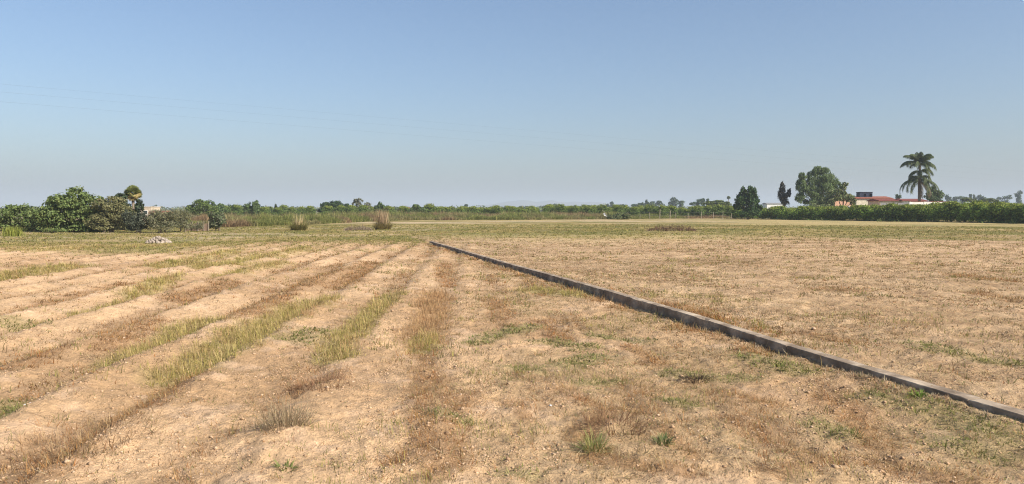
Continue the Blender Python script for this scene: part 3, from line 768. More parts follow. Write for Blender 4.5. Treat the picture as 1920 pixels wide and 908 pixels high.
# orchard beyond the weedy bank
OL = 'green orchard tree in the distant rows beyond the weedy bank'; OG = 'orchard trees beyond the weedy bank'
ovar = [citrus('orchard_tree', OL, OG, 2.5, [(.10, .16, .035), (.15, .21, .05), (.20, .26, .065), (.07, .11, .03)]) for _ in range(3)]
oc = 0
for Y, x0, x1, st in [(136, 760, 1390, 2.3), (146, 420, 1390, 2.7), (165, 440, 1400, 3.6), (195, 440, 1400, 4.6), (235, 450, 1430, 5.6)]:
    X = at(x0, 400, Y)[0]; X1 = at(x1, 400, Y)[0]
    while X < X1:
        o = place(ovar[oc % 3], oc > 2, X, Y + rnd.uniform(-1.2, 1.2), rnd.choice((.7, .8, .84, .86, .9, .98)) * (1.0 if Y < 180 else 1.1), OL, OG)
        oc += 1; X += st * rnd.uniform(.75, 1.25)
# pale green orchard humps
ptree('orchard_tree', 'pale green bushy tree hump left of the dense dark green tree', 'tree', 1345, 190,
      [(1330, 382, 12, 5), (1347, 381, 14, 5), (1362, 384, 10, 5), (1345, 388, 28, 5)], [(.13, .17, .05), (.17, .20, .065), (.10, .13, .04)], n=4000, leaf=.17, group=None)
ptree('orchard_tree', 'pale green low tree hump below the slim far cypress', 'tree', 1816, 200,
      [(1812, 375, 10, 4), (1824, 376, 8, 4)], [(.13, .16, .06), (.16, .18, .07)], n=2200, leaf=.18)
ptree('orchard_tree', 'pale green low tree hump left of the far dome shaped tree', 'tree', 1856, 205,
      [(1852, 376, 12, 3.5), (1866, 377, 8, 3)], [(.13, .16, .06), (.16, .18, .07)], n=2200, leaf=.18)

# ---------------------------------------------------------------- palms
def frond(acc_v, rachis, leaflen, nl, cols, hang=.8, w=.035):
    pts = np.array(rachis)
    seg = np.linspace(0, 1, len(pts)); t = np.linspace(.12, 1, nl)
    P = np.stack([np.interp(t, seg, pts[:, i]) for i in range(3)], 1)
    T = np.gradient(P, axis=0); T /= np.linalg.norm(T, axis=1)[:, None]
    S = np.cross(T, (0, 0, 1.)); S /= np.linalg.norm(S, axis=1)[:, None] + 1e-6
    for sg in (-1, 1):
        d = S * sg * .75 + T * .45 + np.array((0, 0, -1.)) * hang + rng.normal(0, .15, P.shape); d /= np.linalg.norm(d, axis=1)[:, None]
        ll = leaflen * (np.sin(np.clip(t * 1.05, 0, 1) * math.pi * .85) * .75 + .3) * rng.uniform(.8, 1.15, nl)
        mid = P + d * (ll * .5)[:, None]; d2 = d + np.array((0, 0, -.5)); d2 /= np.linalg.norm(d2, axis=1)[:, None]
        tip = mid + d2 * (ll * .5)[:, None]
        ww = T * w
        V = np.stack([P - ww * .5, P + ww * .5, mid - ww * .5, mid + ww * .5, tip], 1).reshape(-1, 3)
        o = np.arange(nl)[:, None] * 5
        c = pick(nl, cols, .15)
        acc_v.add(V, [o + np.array([[0, 1, 3, 2]]), o + np.array([[2, 3, 4]])], np.concatenate([c, c]))

def rachis_curve(az, up, ln_, droop, n=12):
    p = np.zeros(3); el = up; out = [p.copy()]
    for i in range(n):
        el -= droop / n * (0.5 + 1.2 * i / n)
        p = p + np.array((math.cos(az) * math.cos(el), math.sin(az) * math.cos(el), math.sin(el))) * ln_ / n
        out.append(p.copy())
    return out

def queen_palm():
    Y = 132; x, _, _ = at(1723, 400, Y); z0 = float(H(np.array([x]), np.array([Y]), False)[0])
    ztop = at(1723, 306, Y)[2] - z0; zmid = at(1723, 321, Y)[2] - z0; zlow = at(1723, 333, Y)[2] - z0
    root = empty('queen_palm', (x, Y, z0)); tag(root, 'tall feathery palm with two tiers of arching fronds towering over the houses', 'palm tree')
    MB().tube([(0, 0, -.1), (.05, 0, ztop * .3), (-.02, 0, ztop * .65), (0, 0, ztop)], [.34, .27, .24, .17], 10).build('trunk', M_PALMBARK, root, True)
    G1 = [(.10, .13, .05), (.135, .165, .065), (.075, .10, .04)]
    fr = []
    for i in range(11): fr.append((ztop, i * .57 + .3, R(rng.uniform(55, 86)), rng.uniform(2.3, 3.0), R(rng.uniform(55, 100)), G1))
    for i in range(11): fr.append((ztop - .2, i * .571, R(rng.uniform(22, 42)), rng.uniform(2.9, 3.7), R(rng.uniform(75, 105)), G1))
    for i in range(6): fr.append((zmid, i * 1.05 + .1, R(rng.uniform(15, 45)), rng.uniform(2.2, 3.2), R(rng.uniform(105, 140)), G1))
    for i in range(7): fr.append((zlow + .1, i * .9 + .2, R(rng.uniform(12, 35)), rng.uniform(2.4, 3.2), R(rng.uniform(110, 140)), G1))
    for az in (2.8, 3.1, 3.4, .45, .1, -.25, -1.5, 1.6): fr.append((zlow - .3, az, R(rng.uniform(0, 14)), rng.uniform(3.8, 4.7), R(rng.uniform(95, 118)), G1))
    for az in (-.7, -1.1, .2, -1.9): fr.append((zlow - .5, az, R(-25), rng.uniform(2.8, 3.8), R(65), [(.17, .125, .07), (.13, .095, .055), (.20, .15, .09)]))
    for z, az, up, l, dr, cl in fr:
        a = Acc(); rc = [np.array(p) + np.array((0, 0, z)) for p in rachis_curve(az, up, l, dr)]
        frond(a, rc, .85, 84, cl, .75, .06)
        # the midrib, a narrow keel of quads
        pp = np.array(rc); V = np.concatenate([pp + np.array((0, 0, -.03)), pp + np.array((0, 0, .03))]); n = len(pp)
        q = np.array([[i, i + 1, n + i + 1, n + i] for i in range(n - 1)]); a.q.append(q + a.n); a.cq.append(np.tile(np.array([cl[1]]), (n - 1, 1))); a.V.append(V); a.n += len(V)
        a.build('frond', M_LEAF, root)
queen_palm()

def fan_palm(px, pyc, Y, r, label, nf=42, skirt=True):
    x, _, zc = at(px, pyc, Y); z0 = float(H(np.array([x]), np.array([float(Y)]), False)[0]); zc -= z0
    root = empty('fan_palm', (x, Y, z0)); tag(root, label, 'palm tree')
    MB().tube([(0, 0, -.1), (.03, 0, zc * .5), (0, 0, zc)], [r * .26, r * .17, r * .15], 9).build('trunk', M_PALMBARK, root, True)
    def fans(elr, n, cols, name, rr):
        a = Acc()
        for i in range(n):
            az = rng.uniform(0, 6.28); el = R(rng.uniform(*elr)); d = np.array((math.cos(az) * math.cos(el), math.sin(az) * math.cos(el), math.sin(el)))
            c0 = np.array((0, 0, zc)) + d * rr * rng.choice((.15, .42, .45, .48))
            s = np.cross(d, (0, 0, 1.)); s /= np.linalg.norm(s); u = np.cross(s, d); q_ = rng.uniform(-.9, .9); s, u = s * math.cos(q_) + u * math.sin(q_), u * math.cos(q_) - s * math.sin(q_)
            k = 13; ang = np.linspace(-1.35, 1.35, k)
            dd = d[None] * np.cos(ang)[:, None] + s[None] * np.sin(ang)[:, None] + u[None] * .15 + np.array((0, 0, -.25))
            tip = c0 + dd * rr * .6 * rng.uniform(.85, 1.1, k)[:, None]
            sd = np.cross(dd, u); sd /= np.linalg.norm(sd, axis=1)[:, None]
            mid = c0 + dd * rr * .35
            V = np.stack([c0 - sd * .005, c0 + sd * .005, mid - sd * rr * .055, mid + sd * rr * .055, tip], 1).reshape(-1, 3)
            o = np.arange(k)[:, None] * 5; c = pick(1, cols, .15).repeat(k, 0)
            a.add(V, [o + np.array([[0, 1, 3, 2]]), o + np.array([[2, 3, 4]])], np.concatenate([c, c]))
        a.build(name, M_LEAF, root)
    fans((-30, 88), nf + 40, [(.18, .21, .06), (.24, .26, .085), (.13, .16, .05)], 'crown', r)
    if skirt: fans((-70, -5), nf // 2 + 8, [(.40, .31, .12), (.32, .26, .10), (.46, .33, .16)], 'dead_fronds', r * .95)
fan_palm(249, 362, 63, .72, 'small fan palm with yellowing skirt rising above the left thicket')
fan_palm(1366, 371, 300, .8, 'tiny far fan palm left of the dense dark green tree', 20, False)

# ---------------------------------------------------------------- scrub and reed growth
def scrub():
    a = Acc()
    line = [(300, 66), (405, 70), (470, 72), (560, 76), (640, 88), (700, 100), (760, 111), (850, 112), (1000, 116), (1140, 121), (1250, 128), (1390, 132)]
    hts = [.9, 1.0, 1.05, 1.1, 1.2, 1.25, 1.2, 1.15, 1.15, 1.05, .7, .6]
    lx = [l[0] for l in line]; ly = [l[1] for l in line]
    n = 16500
    px = rng.uniform(300, 1390, n); dep = rng.random(n) ** 1.4 * 17
    Yy = np.interp(px, lx, ly) + dep + 3 * (fbm(px / 40, px * 0 + 3, 301, 3) - .5)
    ht = np.interp(px, lx, hts) * (.25 + 1.4 * fbm(px / 16, Yy / 3, 303, 3)) * np.clip(.5 + dep / 8, .5, 1.0)
    X = (px - CX) / FOC * Yy
    t = fbm(px / 60, Yy / 5, 305, 3); z = H(X, Yy, False)
    for lo, hi, cols in ((0, .42, [(.27, .18, .10), (.34, .24, .13), (.21, .145, .08)]), (.42, .54, [(.27, .24, .10), (.34, .29, .14), (.20, .19, .08)]), (.54, 1, [(.15, .18, .05), (.21, .23, .07), (.28, .26, .09)])):
        k = (t >= lo) & (t < hi)
        tufts(a, X[k], Yy[k], 9, ht[k], .045, .35, cols, (.02, .6), (.05, .6), z[k])
    tag(a.build('scrub', M_BLADE), 'olive and brown weedy scrub on the bank behind the field', 'scrub', None, 'stuff')
scrub()
def hedge_foot():
    a = Acc(); n = 2600
    t = rng.uniform(-2, ln + 6, n); d = -rng.gamma(2., .35, n) + .6
    X = A[0] + dirr[0] * t + back[0] * d; Y = A[1] + dirr[1] * t + back[1] * d; z = H(X, Y, False)
    gq = sst(.40, .58, fbm(t / 5, t * 0 + 1.5, 331, 3) * .7 + .45 * (t / ln) * .6)
    k = rng.random(n) < gq
    tufts(a, X[k], Y[k], 9, rng.uniform(.2, .6, k.sum()), .07, .25, [(.15, .22, .06), (.20, .27, .08), (.24, .27, .10)], (.1, 1.1), (.1, .6), z[k])
    j = ~k & (rng.random(n) < .35)
    tufts(a, X[j], Y[j], 8, rng.uniform(.08, .25, j.sum()), .05, .25, C_STR + C_OLV, (.1, 1.1), (.1, .6), z[j])
    tag(a.build('hedge_weeds', M_BLADE), 'green and straw coloured weeds along the foot of the citrus hedge', 'weeds', None, 'stuff')
hedge_foot()

def reed_tuft(px, py, h, wid, label, green_h, cols_g, cols_s, nst=60):
    x, y = gp(px, py); z0 = float(H(np.array([x]), np.array([y]), False)[0])
    root = empty('reed_tuft', (x, y, z0)); tag(root, label, 'reed tuft')
    a = Acc(); n = 900
    t = rng.uniform(0, 6.28, n); rr = wid * .35 * np.sqrt(rng.random(n))
    base = np.stack([np.cos(t) * rr, np.sin(t) * rr, np.full(n, -.02)], 1)
    a.add(*blades(base, t + rng.normal(0, .5, n), rng.uniform(.1, .95, n), green_h * rng.uniform(.5, 1.2, n), np.full(n, .03), rng.uniform(.2, .8, n), pick(n, cols_g, .2)))
    a.build('leaves', M_BLADE, root)
    b = Acc(); n = nst
    t = rng.uniform(0, 6.28, n); rr = wid * .3 * np.sqrt(rng.random(n))
    base = np.stack([np.cos(t) * rr, np.sin(t) * rr, np.full(n, 0.)], 1)
    b.add(*blades(base, t, rng.uniform(.0, .30, n), h * rng.uniform(.55, 1.1, n), np.full(n, .036), rng.uniform(-.05, .12, n), pick(n, cols_s, .15)))
    b.build('dry_stalks', M_BLADE, root)
reed_tuft(560, 433, 1.35, 1.35, 'low green reed tuft with a few pale leaning stalks, left of the dry reed tuft', .80, [(.28, .265, .09), (.35, .30, .12), (.22, .21, .07)], C_STR, 60)
reed_tuft(718, 431, 1.65, 1.55, 'tall tuft of dry pinkish brown reeds at the far edge of the field', .85, [(.34, .29, .12), (.40, .32, .15), (.28, .24, .10)], [(.40, .28, .17), (.34, .24, .14), (.46, .35, .21)], 200)
# yellow green reed clump at the left edge
x, y = gp(24, 443); z0 = float(H(np.array([x]), np.array([y]), False)[0])
root = empty('reed_clump', (x, y, z0)); tag(root, 'bright yellow green reed clump in front of the left thicket', 'reed clump')
a = Acc(); n = 420; t = rng.uniform(0, 6.28, n); bx = rng.normal(0, .27, n); by = rng.normal(0, .15, n)
a.add(*blades(np.stack([bx, by, np.full(n, -.02)], 1), t, rng.uniform(0, .35, n), rng.uniform(.35, .75, n), np.full(n, .022), rng.uniform(0, .5, n), pick(n, [(.28, .30, .06), (.36, .36, .09), (.21, .25, .05)], .15)))
a.build('leaves', M_BLADE, root)

# heaps of cut branches
def brush(name, label, x, y, w, d, h, n, cols, bl=.5, wdt=.02):
    z0 = float(H(np.array([x]), np.array([y]), False)[0])
    root = tag(empty(name, (x, y, z0)), label, 'brush pile')
    a = Acc(); px_ = rng.uniform(-1, 1, n); py_ = rng.uniform(-1, 1, n)
    prof = np.clip(1 - px_ ** 4 - py_ ** 2 * .6, .1, 1) * (.6 + .7 * vn(px_ * 4, py_ * 2, 311))
    base = np.stack([px_ * w, py_ * d, h * prof * rng.random(n) - .02], 1)
    a.add(*blades(base, rng.uniform(0, 6.28, n), rng.uniform(.3, 1.7, n), rng.uniform(.4, 1.1, n) * bl, np.full(n, wdt), rng.uniform(-.3, .6, n), pick(n, cols, .2)))
    a.build('branches', M_BLADE, root); return root
x, y = gp(1259, 433, .1)
brush('brush_pile', 'long heap of brown cut branches lying on the grass in front of the fence', x, y, 1.65, .5, .38, 1300, [(.18, .10, .075), (.24, .14, .10), (.13, .08, .06)], .32)
x, y = gp(672, 433)
brush('brush_pile', 'low heap of greyish dead twigs left of the tall dry reed tuft', x, y, 1.0, .5, .26, 700, [(.26, .19, .15), (.20, .14, .11), (.32, .25, .19)], .35)

# small plants one can point at in the foreground
def plant(name, label, px, py, n, spread, hgt, wdt, cols, lean, curl=(.2, .7), cat='weed'):
    s0 = .105 if px > 1300 and py < 600 else 0.
    x, y = gp(px, py, s0 + .02); z0 = float(H(np.array([x]), np.array([y]))[0])
    a = Acc(); t = rng.uniform(0, 6.28, n); rr = spread * np.sqrt(rng.random(n))
    ox, oy = np.cos(t) * rr, np.sin(t) * rr
    base = np.stack([ox, oy, H(x + ox, y + oy) - z0 - .01], 1)
    a.add(*blades(base, t + rng.normal(0, .6, n), rng.uniform(*lean, n), hgt * rng.uniform(.5, 1.15, n), np.full(n, wdt), rng.uniform(*curl, n), pick(n, cols, .18)))
    o = a.build(name, M_BLADE); o.location = (x, y, z0)
    return tag(o, label, cat)
plant('grass_tuft', 'spiky green grass tuft in the foreground beside brown twiggy weeds', 1113, 842, 130, .06, .17, .006, [(.28, .28, .10), (.38, .35, .15), (.21, .22, .07)], (.3, 1.3), (.1, .5), 'grass tuft')
plant('dry_weed', 'grey brown leaning tussock on the foreground sand left of centre', 538, 802, 260, .16, .26, .0045, [(.33, .25, .15), (.25, .19, .11), (.40, .32, .20)], (.1, 1.2), (-.3, .8))
plant('dry_weed', 'reddish brown mat of withered weed on the sand below the grass strip', 598, 722, 420, .26, .13, .0045, [(.28, .15, .08), (.22, .12, .07), (.34, .21, .12)], (.5, 1.5), (-.4, .6))
plant('dry_weed', 'brown twiggy dead weed spreading behind the spiky green tuft', 1150, 805, 380, .24, .17, .004, [(.25, .14, .075), (.18, .105, .06), (.32, .20, .11)], (.5, 1.5), (-.5, .6))
plant('dry_weed', 'dark clump of dead twigs near the middle of the low wall', 1302, 708, 200, .12, .10, .006, [(.07, .05, .035), (.11, .075, .05)], (.4, 1.4))
plant('dry_weed', 'broad rusty brown weed clump in the furrow at lower left', 150, 818, 620, .50, .15, .0042, [(.31, .175, .09), (.24, .14, .075), (.38, .25, .135), (.44, .32, .18)], (.3, 1.45), (-.5, .6))
plant('green_weed', 'bright green leafy weed growing against the shaded wall face', 1722, 748, 70, .05, .10, .012, [(.16, .24, .05), (.22, .30, .07)], (.3, 1.1))
plant('green_weed', 'small green rosette on bare sand near the bottom edge', 535, 878, 60, .05, .07, .010, [(.17, .19, .06), (.22, .23, .08)], (.5, 1.3))
plant('green_weed', 'small green sprig on pale sand right of the spiky tuft', 1243, 832, 60, .05, .10, .009, [(.14, .17, .07), (.18, .20, .08)], (.2, 1.1))

# ---------------------------------------------------------------- rubble, litter, screen, fence
def stone(b, c, s, rg):
    import bmesh
    bm = bmesh.new(); bmesh.ops.create_icosphere(bm, subdivisions=1, radius=s)
    k = [rg.uniform(.6, 1.2) for _ in range(3)]; n0 = len(b.v)
    bm.verts.ensure_lookup_table()
    for v in bm.verts:
        j = rg.uniform(.75, 1.2); b.v.append((c[0] + v.co.x * k[0] * j, c[1] + v.co.y * k[1] * j, c[2] + v.co.z * k[2] * j))
    for f in bm.faces: b.f.append(tuple(n0 + v.index for v in f.verts))
    bm.free()
x, y = gp(297, 456); b = MB()
for i in range(190):
    a_ = rnd.uniform(0, 6.28); r_ = math.sqrt(rnd.random()) * .62
    zz = max(0, (.34 * (1 - (r_ / .66) ** 1.3))) * rnd.uniform(.4, 1.0)
    stone(b, (math.cos(a_) * r_, math.sin(a_) * r_ * .8, zz), rnd.uniform(.03, .10), rnd)
o = b.build('rubble_pile', M_RUBBLE); o.location = (x, y, float(H(np.array([x]), np.array([y]))[0])); tag(o, 'pile of pale stone rubble on the grass at the left', 'rubble pile')
def scrap(px, py, s, label, name='plastic_scrap', mat=None, n=1):
    x, y = gp(px, py); b = MB()
    k = 6; rs_ = [rnd.uniform(.6, 1.2) * s for _ in range(k)]
    for z_, q in ((0, 1.), (s * .35, .8), (s * .6, .35)):
        for i in range(k): b.v.append((rs_[i] * q * math.cos(i * 6.283 / k), rs_[i] * q * math.sin(i * 6.283 / k), z_ * rnd.uniform(.7, 1.3)))
    for lv in (0, 1):
        for i in range(k): j = (i + 1) % k; b.f.append((lv * k + i, lv * k + j, lv * k + k + j, lv * k + k + i))
    b.f.append(tuple(2 * k + i for i in range(k))); b.f.append(tuple(reversed(range(k))))
    o = b.build(name, mat or M_PLASTIC); o.location = (x, y, float(H(np.array([x]), np.array([y]))[0]) + .002); tag(o, label, 'litter')
scrap(57, 754, .02, 'small crumpled white scrap on the furrow edge at lower left, right of its twin')
scrap(47, 757, .013, 'tiny white scrap on the furrow edge at lower left, left of its twin')
scrap(1032, 765, .014, 'tiny bluish white scrap on sand in the middle foreground')
scrap(370, 434, .09, 'white lump lying at the foot of the brown reed screen')

# brown screen on pale posts
def screen():
    Y = 57.0; xs = [at(p, 400, Y)[0] for p in (348, 360, 371, 382, 391)]
    z0 = float(H(np.array([xs[2]]), np.array([Y]), False)[0])
    root = tag(empty('reed_screen', (xs[2], Y, z0)), 'low pinkish brown reed screen fixed between pale posts left of the bushy grey shrub', 'screen')
    b = MB(); h = at(370, 416.5, Y)[2] - z0; xx = xs[0]
    while xx < xs[-1]:
        w = rnd.uniform(.02, .035); b.box(xx - xs[2], xx - xs[2] + w, -.012 + rnd.uniform(-.006, .006), .012, -.02, h * rnd.uniform(.6, 1.0)); xx += w + .003
    b.build('reed_panel', M_REED, root)
    for p in xs: MB().tube([(p - xs[2], -.05, -.05), (p - xs[2] + .02, -.05, h * 1.08)], [.028, .024], 6).build('post', M_POST, root)
screen()

def fence():
    Y = 124.0; P = [(1162, 402), (1178, 399), (1200, 401), (1218, 399), (1237, 392), (1256, 395), (1267, 399), (1290, 400), (1315, 397), (1338, 398), (1355, 396), (1372, 400)]
    x0 = at(1260, 400, Y)[0]; z0 = float(H(np.array([x0]), np.array([Y]), False)[0])
    root = tag(empty('wire_fence', (x0, Y, z0)), 'old wire fence with uneven pale posts in front of the orchard', 'fence')
    tops = []
    for px, py in P:
        X, _, Z = at(px, py, Y); h = Z - z0
        r_ = .055 if px in (1237, 1256) else .035
        MB().tube([(X - x0, 0, -.1), (X - x0 + rnd.uniform(-.06, .06), 0, h)], [r_, r_ * .9], 7).build('post', M_POST, root)
        tops.append((X - x0, h))
    for f in (.45, .82):
        MB().tube([(x_, .07, 1.25 * f) for x_, h in tops], [.012] * len(tops), 4).build('wire', M_WIRE, root)
fence()

# white plastic sheet blown against a leaning stake
Y = 121.0; x, _, z = at(1138, 405, Y); z0 = float(H(np.array([x]), np.array([Y]), False)[0])
root = tag(empty('plastic_sheet', (x, Y, z0)), 'torn white plastic sheet hanging from a leaning stake by the scrub', 'plastic sheet')
g = MB(); n = 9
for i in range(n):
    t = i / (n - 1); X = (1131 + 12 * t - 1138) / FOC * Y; zt = at(1138, 400.5 + 9.5 * t, Y)[2] - z0; ww = .42 - .22 * t
    for s_ in (-1, 1): g.v.append((X + s_ * .13 * (1 - .4 * t), .08 * math.sin(i * 2.1 + s_), zt + s_ * .05 + .1 * math.sin(i * 1.7)))
    for s_ in (-1, 1): g.v.append((X + s_ * .13 * (1 - .4 * t), .02 + .08 * math.sin(i * 2.1 + s_), zt + s_ * .05 + .1 * math.sin(i * 1.7)))
for i in range(n - 1):
    a_, b_ = i * 4, i * 4 + 4
    g.f += [(a_, a_ + 1, b_ + 1, b_), (a_ + 2, b_ + 2, b_ + 3, a_ + 3), (a_, b_, b_ + 2, a_ + 2), (a_ + 1, a_ + 3, b_ + 3, b_ + 1)]
g.build('sheet', M_PLASTIC, root)
MB().tube([(-.75, .12, 1.45), (.1, .12, .6), (.5, .12, -.1)], [.03, .03, .035], 6).build('stake', M_POST, root)
ptree('bush', 'low dark green bush right of the white plastic sheet', 'bush', 1160, 119, [(1146, 408, 9, 6), (1158, 407, 10, 7), (1174, 407, 10, 7), (1162, 411, 18, 5)], MID + OLB, n=3500, leaf=.1, trunk_r=.04, stems=3)

# ---------------------------------------------------------------- buildings
def house(name, label, px0, px1, pyt, Y, depth, wall, roofm=None, rise=.5, windows=(), cat='house', doorpx=None, over=.25, parapet=False):
    x0, _, zt = at(px0, pyt, Y); x1 = at(px1, pyt, Y)[0]; xm = (x0 + x1) / 2
    z0 = float(H(np.array([xm]), np.array([float(Y)]), False)[0]); h = zt - z0; hw = (x1 - x0) / 2
    root = tag(empty(name, (xm, Y, z0)), label, cat)
    MB().box(-hw, hw, 0, depth, -.2, h).build('wall', wall, root)
    if roofm:
        MB().prism([(-over, h - .02), (-over, h + .08), (depth / 2, h + rise), (depth + over, h + .08), (depth + over, h - .02)], -hw - over, hw + over).build('roof', roofm, root)
    else:
        MB().box(-hw - .06, hw + .06, -.06, depth + .06, h + .003, h + .15).build('parapet', wall, root)
    for wx, wz, ww, wh in windows:
        f = MB().box(-hw + wx - ww / 2 - .06, -hw + wx + ww / 2 + .06, -.05, -.003, wz - .06, wz + wh + .06).build('window', M_WHITE, root)
        MB().box(-hw + wx - ww / 2, -hw + wx + ww / 2, -.065, -.053, wz, wz + wh).build('pane', M_PANE, f)
    return root
house('farm_building', 'beige flat roofed block behind the left thicket beside the fan palm', 263, 283, 389.5, 115, 3, M_BEIGE, None, windows=[(.8, .9, .5, .5)], cat='building')
house('farm_building', 'low beige outbuilding with pinkish roof right of the beige block', 282, 306, 400, 108, 3, M_BEIGE, M_TERRA, .35, windows=[(.9, .35, .4, .4)], cat='building')
house('house', 'far white house left of the rounded tree with lower shoulder', 752, 766, 391, 480, 5, M_WHITE, M_TERRA, .8, [(1.5, .8, .8, .8)])
house('house', 'far white roofed building, left of the dark roofed shed on the skyline', 826, 840, 391.5, 480, 5, M_WHITE, M_WHITE, .5, [(1.4, .6, .7, .8)])
house('shed', 'far dark roofed shed left of the lone tiny tree', 842, 856, 392, 470, 5, M_BEIGE, M_GREY, .6, [(1.4, .5, .7, .7)], 'shed')
house('house', 'far white building between the dense green tree and the brown cypress', 1438, 1472, 382.5, 330, 6, M_WHITE, M_GREY, .5, [(1.2, 1.5, .8, .8), (3.6, 1.4, .9, .9), (5.6, 1.4, .9, .9)])
house('house', 'salmon pink house wall partly hidden by the yellowish green tree', 1566, 1602, 371, 146, 5, M_PINK, M_TERRA, .45, [(.8, 1.4, .5, .7), (2.5, 1.4, .5, .7)])
house('house', 'cream house with pale terracotta roof beneath the dark rooftop box', 1606, 1672, 372.5, 156, 6, M_CREAM, M_TERRA, .5, [(1.2, 1.5, .7, .9), (4.6, 1.5, .8, .9)])
house('house', 'long low house with dark red roof left of the palm trunk', 1650, 1690, 377, 146, 5, M_CREAM, M_DKRED, .45, [(1.2, 1.2, .6, .7), (2.8, 1.2, .6, .7)])
house('house', 'second low house with dark red roof, directly behind the palm trunk', 1694, 1736, 377, 145, 5, M_WHITE, M_DKRED, .45, [(1.2, 1.2, .6, .7)])
# dark box on the roof
Y = 157.5; x0, _, zb = at(1612, 372, Y); x1, _, zt = at(1636, 361, Y); xm = (x0 + x1) / 2
root = tag(empty('rooftop_box', (xm, Y, zb - .02)), 'dark blue box shaped shelter with two pale openings on the cream house roof', 'rooftop box')
h = zt - zb + .02; hw = (x1 - x0) / 2; b = MB()
for a0, a1, c0, c1 in ((-hw, hw, 0, h * .30), (-hw, hw, h * .78, h), (-hw, -hw * .38, h * .3, h * .78), (-hw * .05, hw * .5, h * .3, h * .78), (hw * .92, hw, h * .3, h * .78)):
    b.box(a0, a1, 0, 1.6, c0 + .002, c1 - .002)
b.build('frame', M_NAVY, root)
b = MB(); b.box(-hw * .36, -hw * .07, .9, .96, h * .31, h * .77); b.box(hw * .52, hw * .90, .9, .96, h * .31, h * .77); b.build('back_panel', M_WHITE, root)
MB().box(-hw - .08, hw + .08, -.08, 1.68, h + .002, h + .10).build('roof', M_NAVY, root)
# garden walls
def gwall(name, label, px0, px1, pyt, Y, mat, pil, cope):
    x0, _, zt = at(px0, pyt, Y); x1 = at(px1, pyt, Y)[0]; xm = (x0 + x1) / 2; z0 = float(H(np.array([xm]), np.array([float(Y)]), False)[0])
    root = tag(empty(name, (xm, Y, z0)), label, 'wall'); h = zt - z0
    MB().box(x0 - xm, x1 - xm, 0, .2, -.2, h).build('panel', mat, root)
    for p in pil:
        X = at(p, pyt, Y)[0] - xm
        MB().box(X - .13, X + .13, -.06, -.003, -.2, h + .04).build('pillar', mat, root)
    if cope: MB().box(x0 - xm - .04, x1 - xm + .04, -.05, .25, h + .043, h + .12).build('coping', cope, root)
gwall('garden_wall', 'white garden wall with pillars behind the hedge below the palm', 1705, 1782, 379, 126, M_WHITE, (1706.5, 1734, 1759, 1781), M_DKRED)
gwall('garden_wall', 'grey block garden wall left of the white one', 1652, 1704, 380.5, 127, M_GREY, (1653, 1680), None)

# ---------------------------------------------------------------- power lines
def wire(p0, p1, h, label):
    A_ = at(*p0, h * FOC / (HY - p0[1])); B_ = at(*p1, h * FOC / (HY - p1[1]))
    A_, B_ = np.array(A_), np.array(B_); d = (B_ - A_) / np.linalg.norm(B_ - A_)
    pts = []
    for s in np.linspace(-60, 190, 40):
        q = A_ + d * s; q[2] = EYE + h + ((s - 65) / 125) ** 2 * .25 - .1; pts.append(q)
    tag(MB().tube([tuple(q) for q in pts], [.0023] * 40, 5).build('power_line', M_WIRE), label, 'cable', 'overhead power lines')
wire((600, 211), (860, 233), 8.6, 'uppermost of the three thin overhead power lines')
wire((420, 209), (855, 245), 8.0, 'middle one of the three thin overhead power lines')
wire((540, 235), (885, 262), 7.2, 'lowest of the three thin overhead power lines')

# ---------------------------------------------------------------- far woodland and hills
def woodland():
    n = 1500; Yv = rng.uniform(430, 1300, n); px = rng.uniform(-150, 2050, n); X = (px - CX) / FOC * Yv
    P, Nn = [], []
    for x_, y_ in zip(X, Yv):
        h = rng.uniform(1.4, 3.6) * (.8 + y_ / 1300); k = 26
        o = rng.normal(0, 1, (k, 3)); o /= np.linalg.norm(o, axis=1)[:, None]
        P.append(np.array((x_, y_, h * .5)) + o * np.array((h * .9, h * .9, h * .5))); Nn.append(o)
    P, Nn = np.concatenate(P), np.concatenate(Nn)
    V, F, C = leaf_cloud(P, Nn, .75, .7, pick(len(P), MID + OLB, .15), .4)
    tag(mesh_np('distant_woodland', V, F, M_LEAF, None, C), 'hazy belt of woods and orchards low along the horizon', 'woodland', None, 'stuff')
woodland()
def hills():
    prof = [(700, 0), (800, 3), (870, 6), (905, 8), (930, 11.5), (955, 15), (975, 18.5), (985, 18), (1000, 15), (1020, 15.5), (1035, 17), (1050, 14), (1090, 14.5), (1120, 14), (1140, 11), (1170, 7), (1230, 6), (1300, 5.5), (1360, 3), (1450, 0)]
    nx, ny = 160, 14; V = []
    px = np.linspace(700, 1450, nx); hp = np.interp(px, [p[0] for p in prof], [p[1] for p in prof])
    for j in range(ny):
        t = j / (ny - 1); Y = 4300 + 1500 * t; k = math.sin(math.pi * min(1, t * .98 + .01)) ** .8
        for i in range(nx):
            X = (px[i] - CX) / FOC * 4950
            z = 1.6 + hp[i] / FOC * 4950 * k * (.93 + .14 * float(vn(np.array([px[i] / 14.]), np.array([j / 2.]), 401)[0])) - 6 * (1 - k)
            V.append((X, Y, z))
    F = [(j * nx + i, j * nx + i + 1, (j + 1) * nx + i + 1, (j + 1) * nx + i) for j in range(ny - 1) for i in range(nx - 1)]
    me = bpy.data.meshes.new('hills'); me.from_pydata(V, [], F); me.update(); me.materials.append(M_HILL)
    me.polygons.foreach_set('use_smooth', np.ones(len(F), bool))
    o = bpy.data.objects.new('hills', me); COL.objects.link(o); tag(o, 'faint hazy hills low on the horizon', None, None, 'structure')
hills()

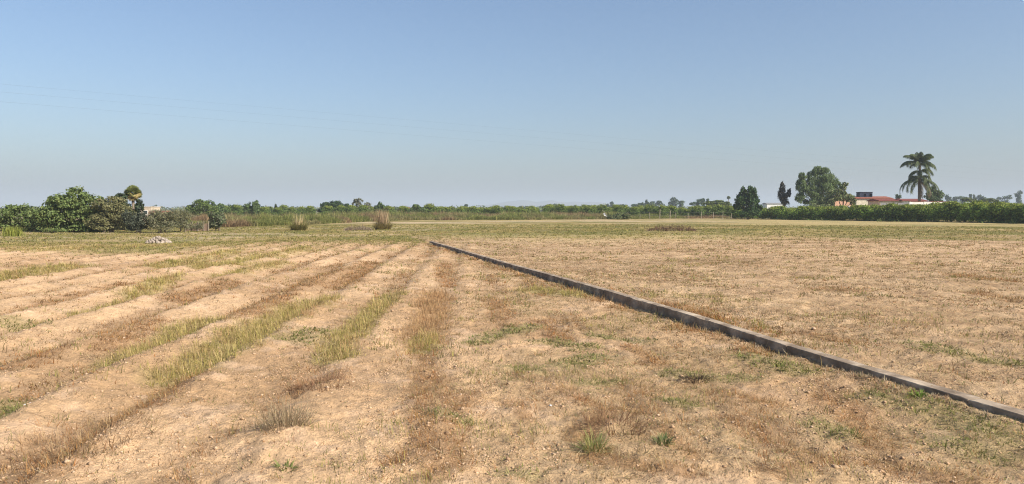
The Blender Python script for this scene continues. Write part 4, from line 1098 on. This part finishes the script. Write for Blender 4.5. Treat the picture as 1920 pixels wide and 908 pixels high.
# ---------------------------------------------------------------- air, light, sky
HAZE_D = .00042
hb = MB().box(-9500, 9500, -9500, 9500, -3, 100)
m, nt = newmat('haze_air'); out = N(nt, 'ShaderNodeOutputMaterial'); pv = N(nt, 'ShaderNodeVolumePrincipled')
pv.inputs['Color'].default_value = (.57, .65, .755, 1); pv.inputs['Density'].default_value = HAZE_D; pv.inputs['Anisotropy'].default_value = 0.0
L(nt, pv.outputs[0], out.inputs['Volume'])
o = hb.build('haze', m); tag(o, 'thin morning haze over the plain', 'haze', None, 'stuff')

SUN_AZ, SUN_EL = R(122), R(37)           # azimuth clockwise from the view direction
sv = np.array((math.sin(SUN_AZ) * math.cos(SUN_EL), math.cos(SUN_AZ) * math.cos(SUN_EL), math.sin(SUN_EL)))
ld = bpy.data.lights.new('sun', 'SUN'); ld.energy = 4.8; ld.angle = R(.53); ld.color = (1.0, .93, .82)
lo = bpy.data.objects.new('sun', ld); COL.objects.link(lo)
import mathutils
lo.rotation_euler = mathutils.Vector(sv).to_track_quat('Z', 'Y').to_euler()
w = bpy.data.worlds.new('World'); sc.world = w; w.use_nodes = True
nt = w.node_tree; bg = nt.nodes['Background']
sk = nt.nodes.new('ShaderNodeTexSky'); sk.sky_type = 'NISHITA'; sk.sun_disc = False
sk.sun_elevation = SUN_EL; sk.sun_rotation = SUN_AZ; sk.altitude = 0; sk.air_density = 1.0; sk.dust_density = 2.0; sk.ozone_density = 4.0
nt.links.new(sk.outputs[0], bg.inputs[0]); bg.inputs[1].default_value = .092

vs = sc.view_settings
vs.view_transform = 'Standard'; vs.look = 'None'; vs.gamma = 1; vs.exposure = .70; vs.use_curve_mapping = False
cy = sc.cycles
cy.max_bounces = 5; cy.diffuse_bounces = 3; cy.glossy_bounces = 2; cy.transmission_bounces = 3; cy.volume_bounces = 1; cy.transparent_max_bounces = 4
cy.use_denoising = True; cy.use_adaptive_sampling = False; cy.denoising_prefilter = 'FAST'
cy.pixel_filter_type = 'BLACKMAN_HARRIS'; cy.filter_width = 1.1
cy.caustics_reflective = False; cy.caustics_refractive = False
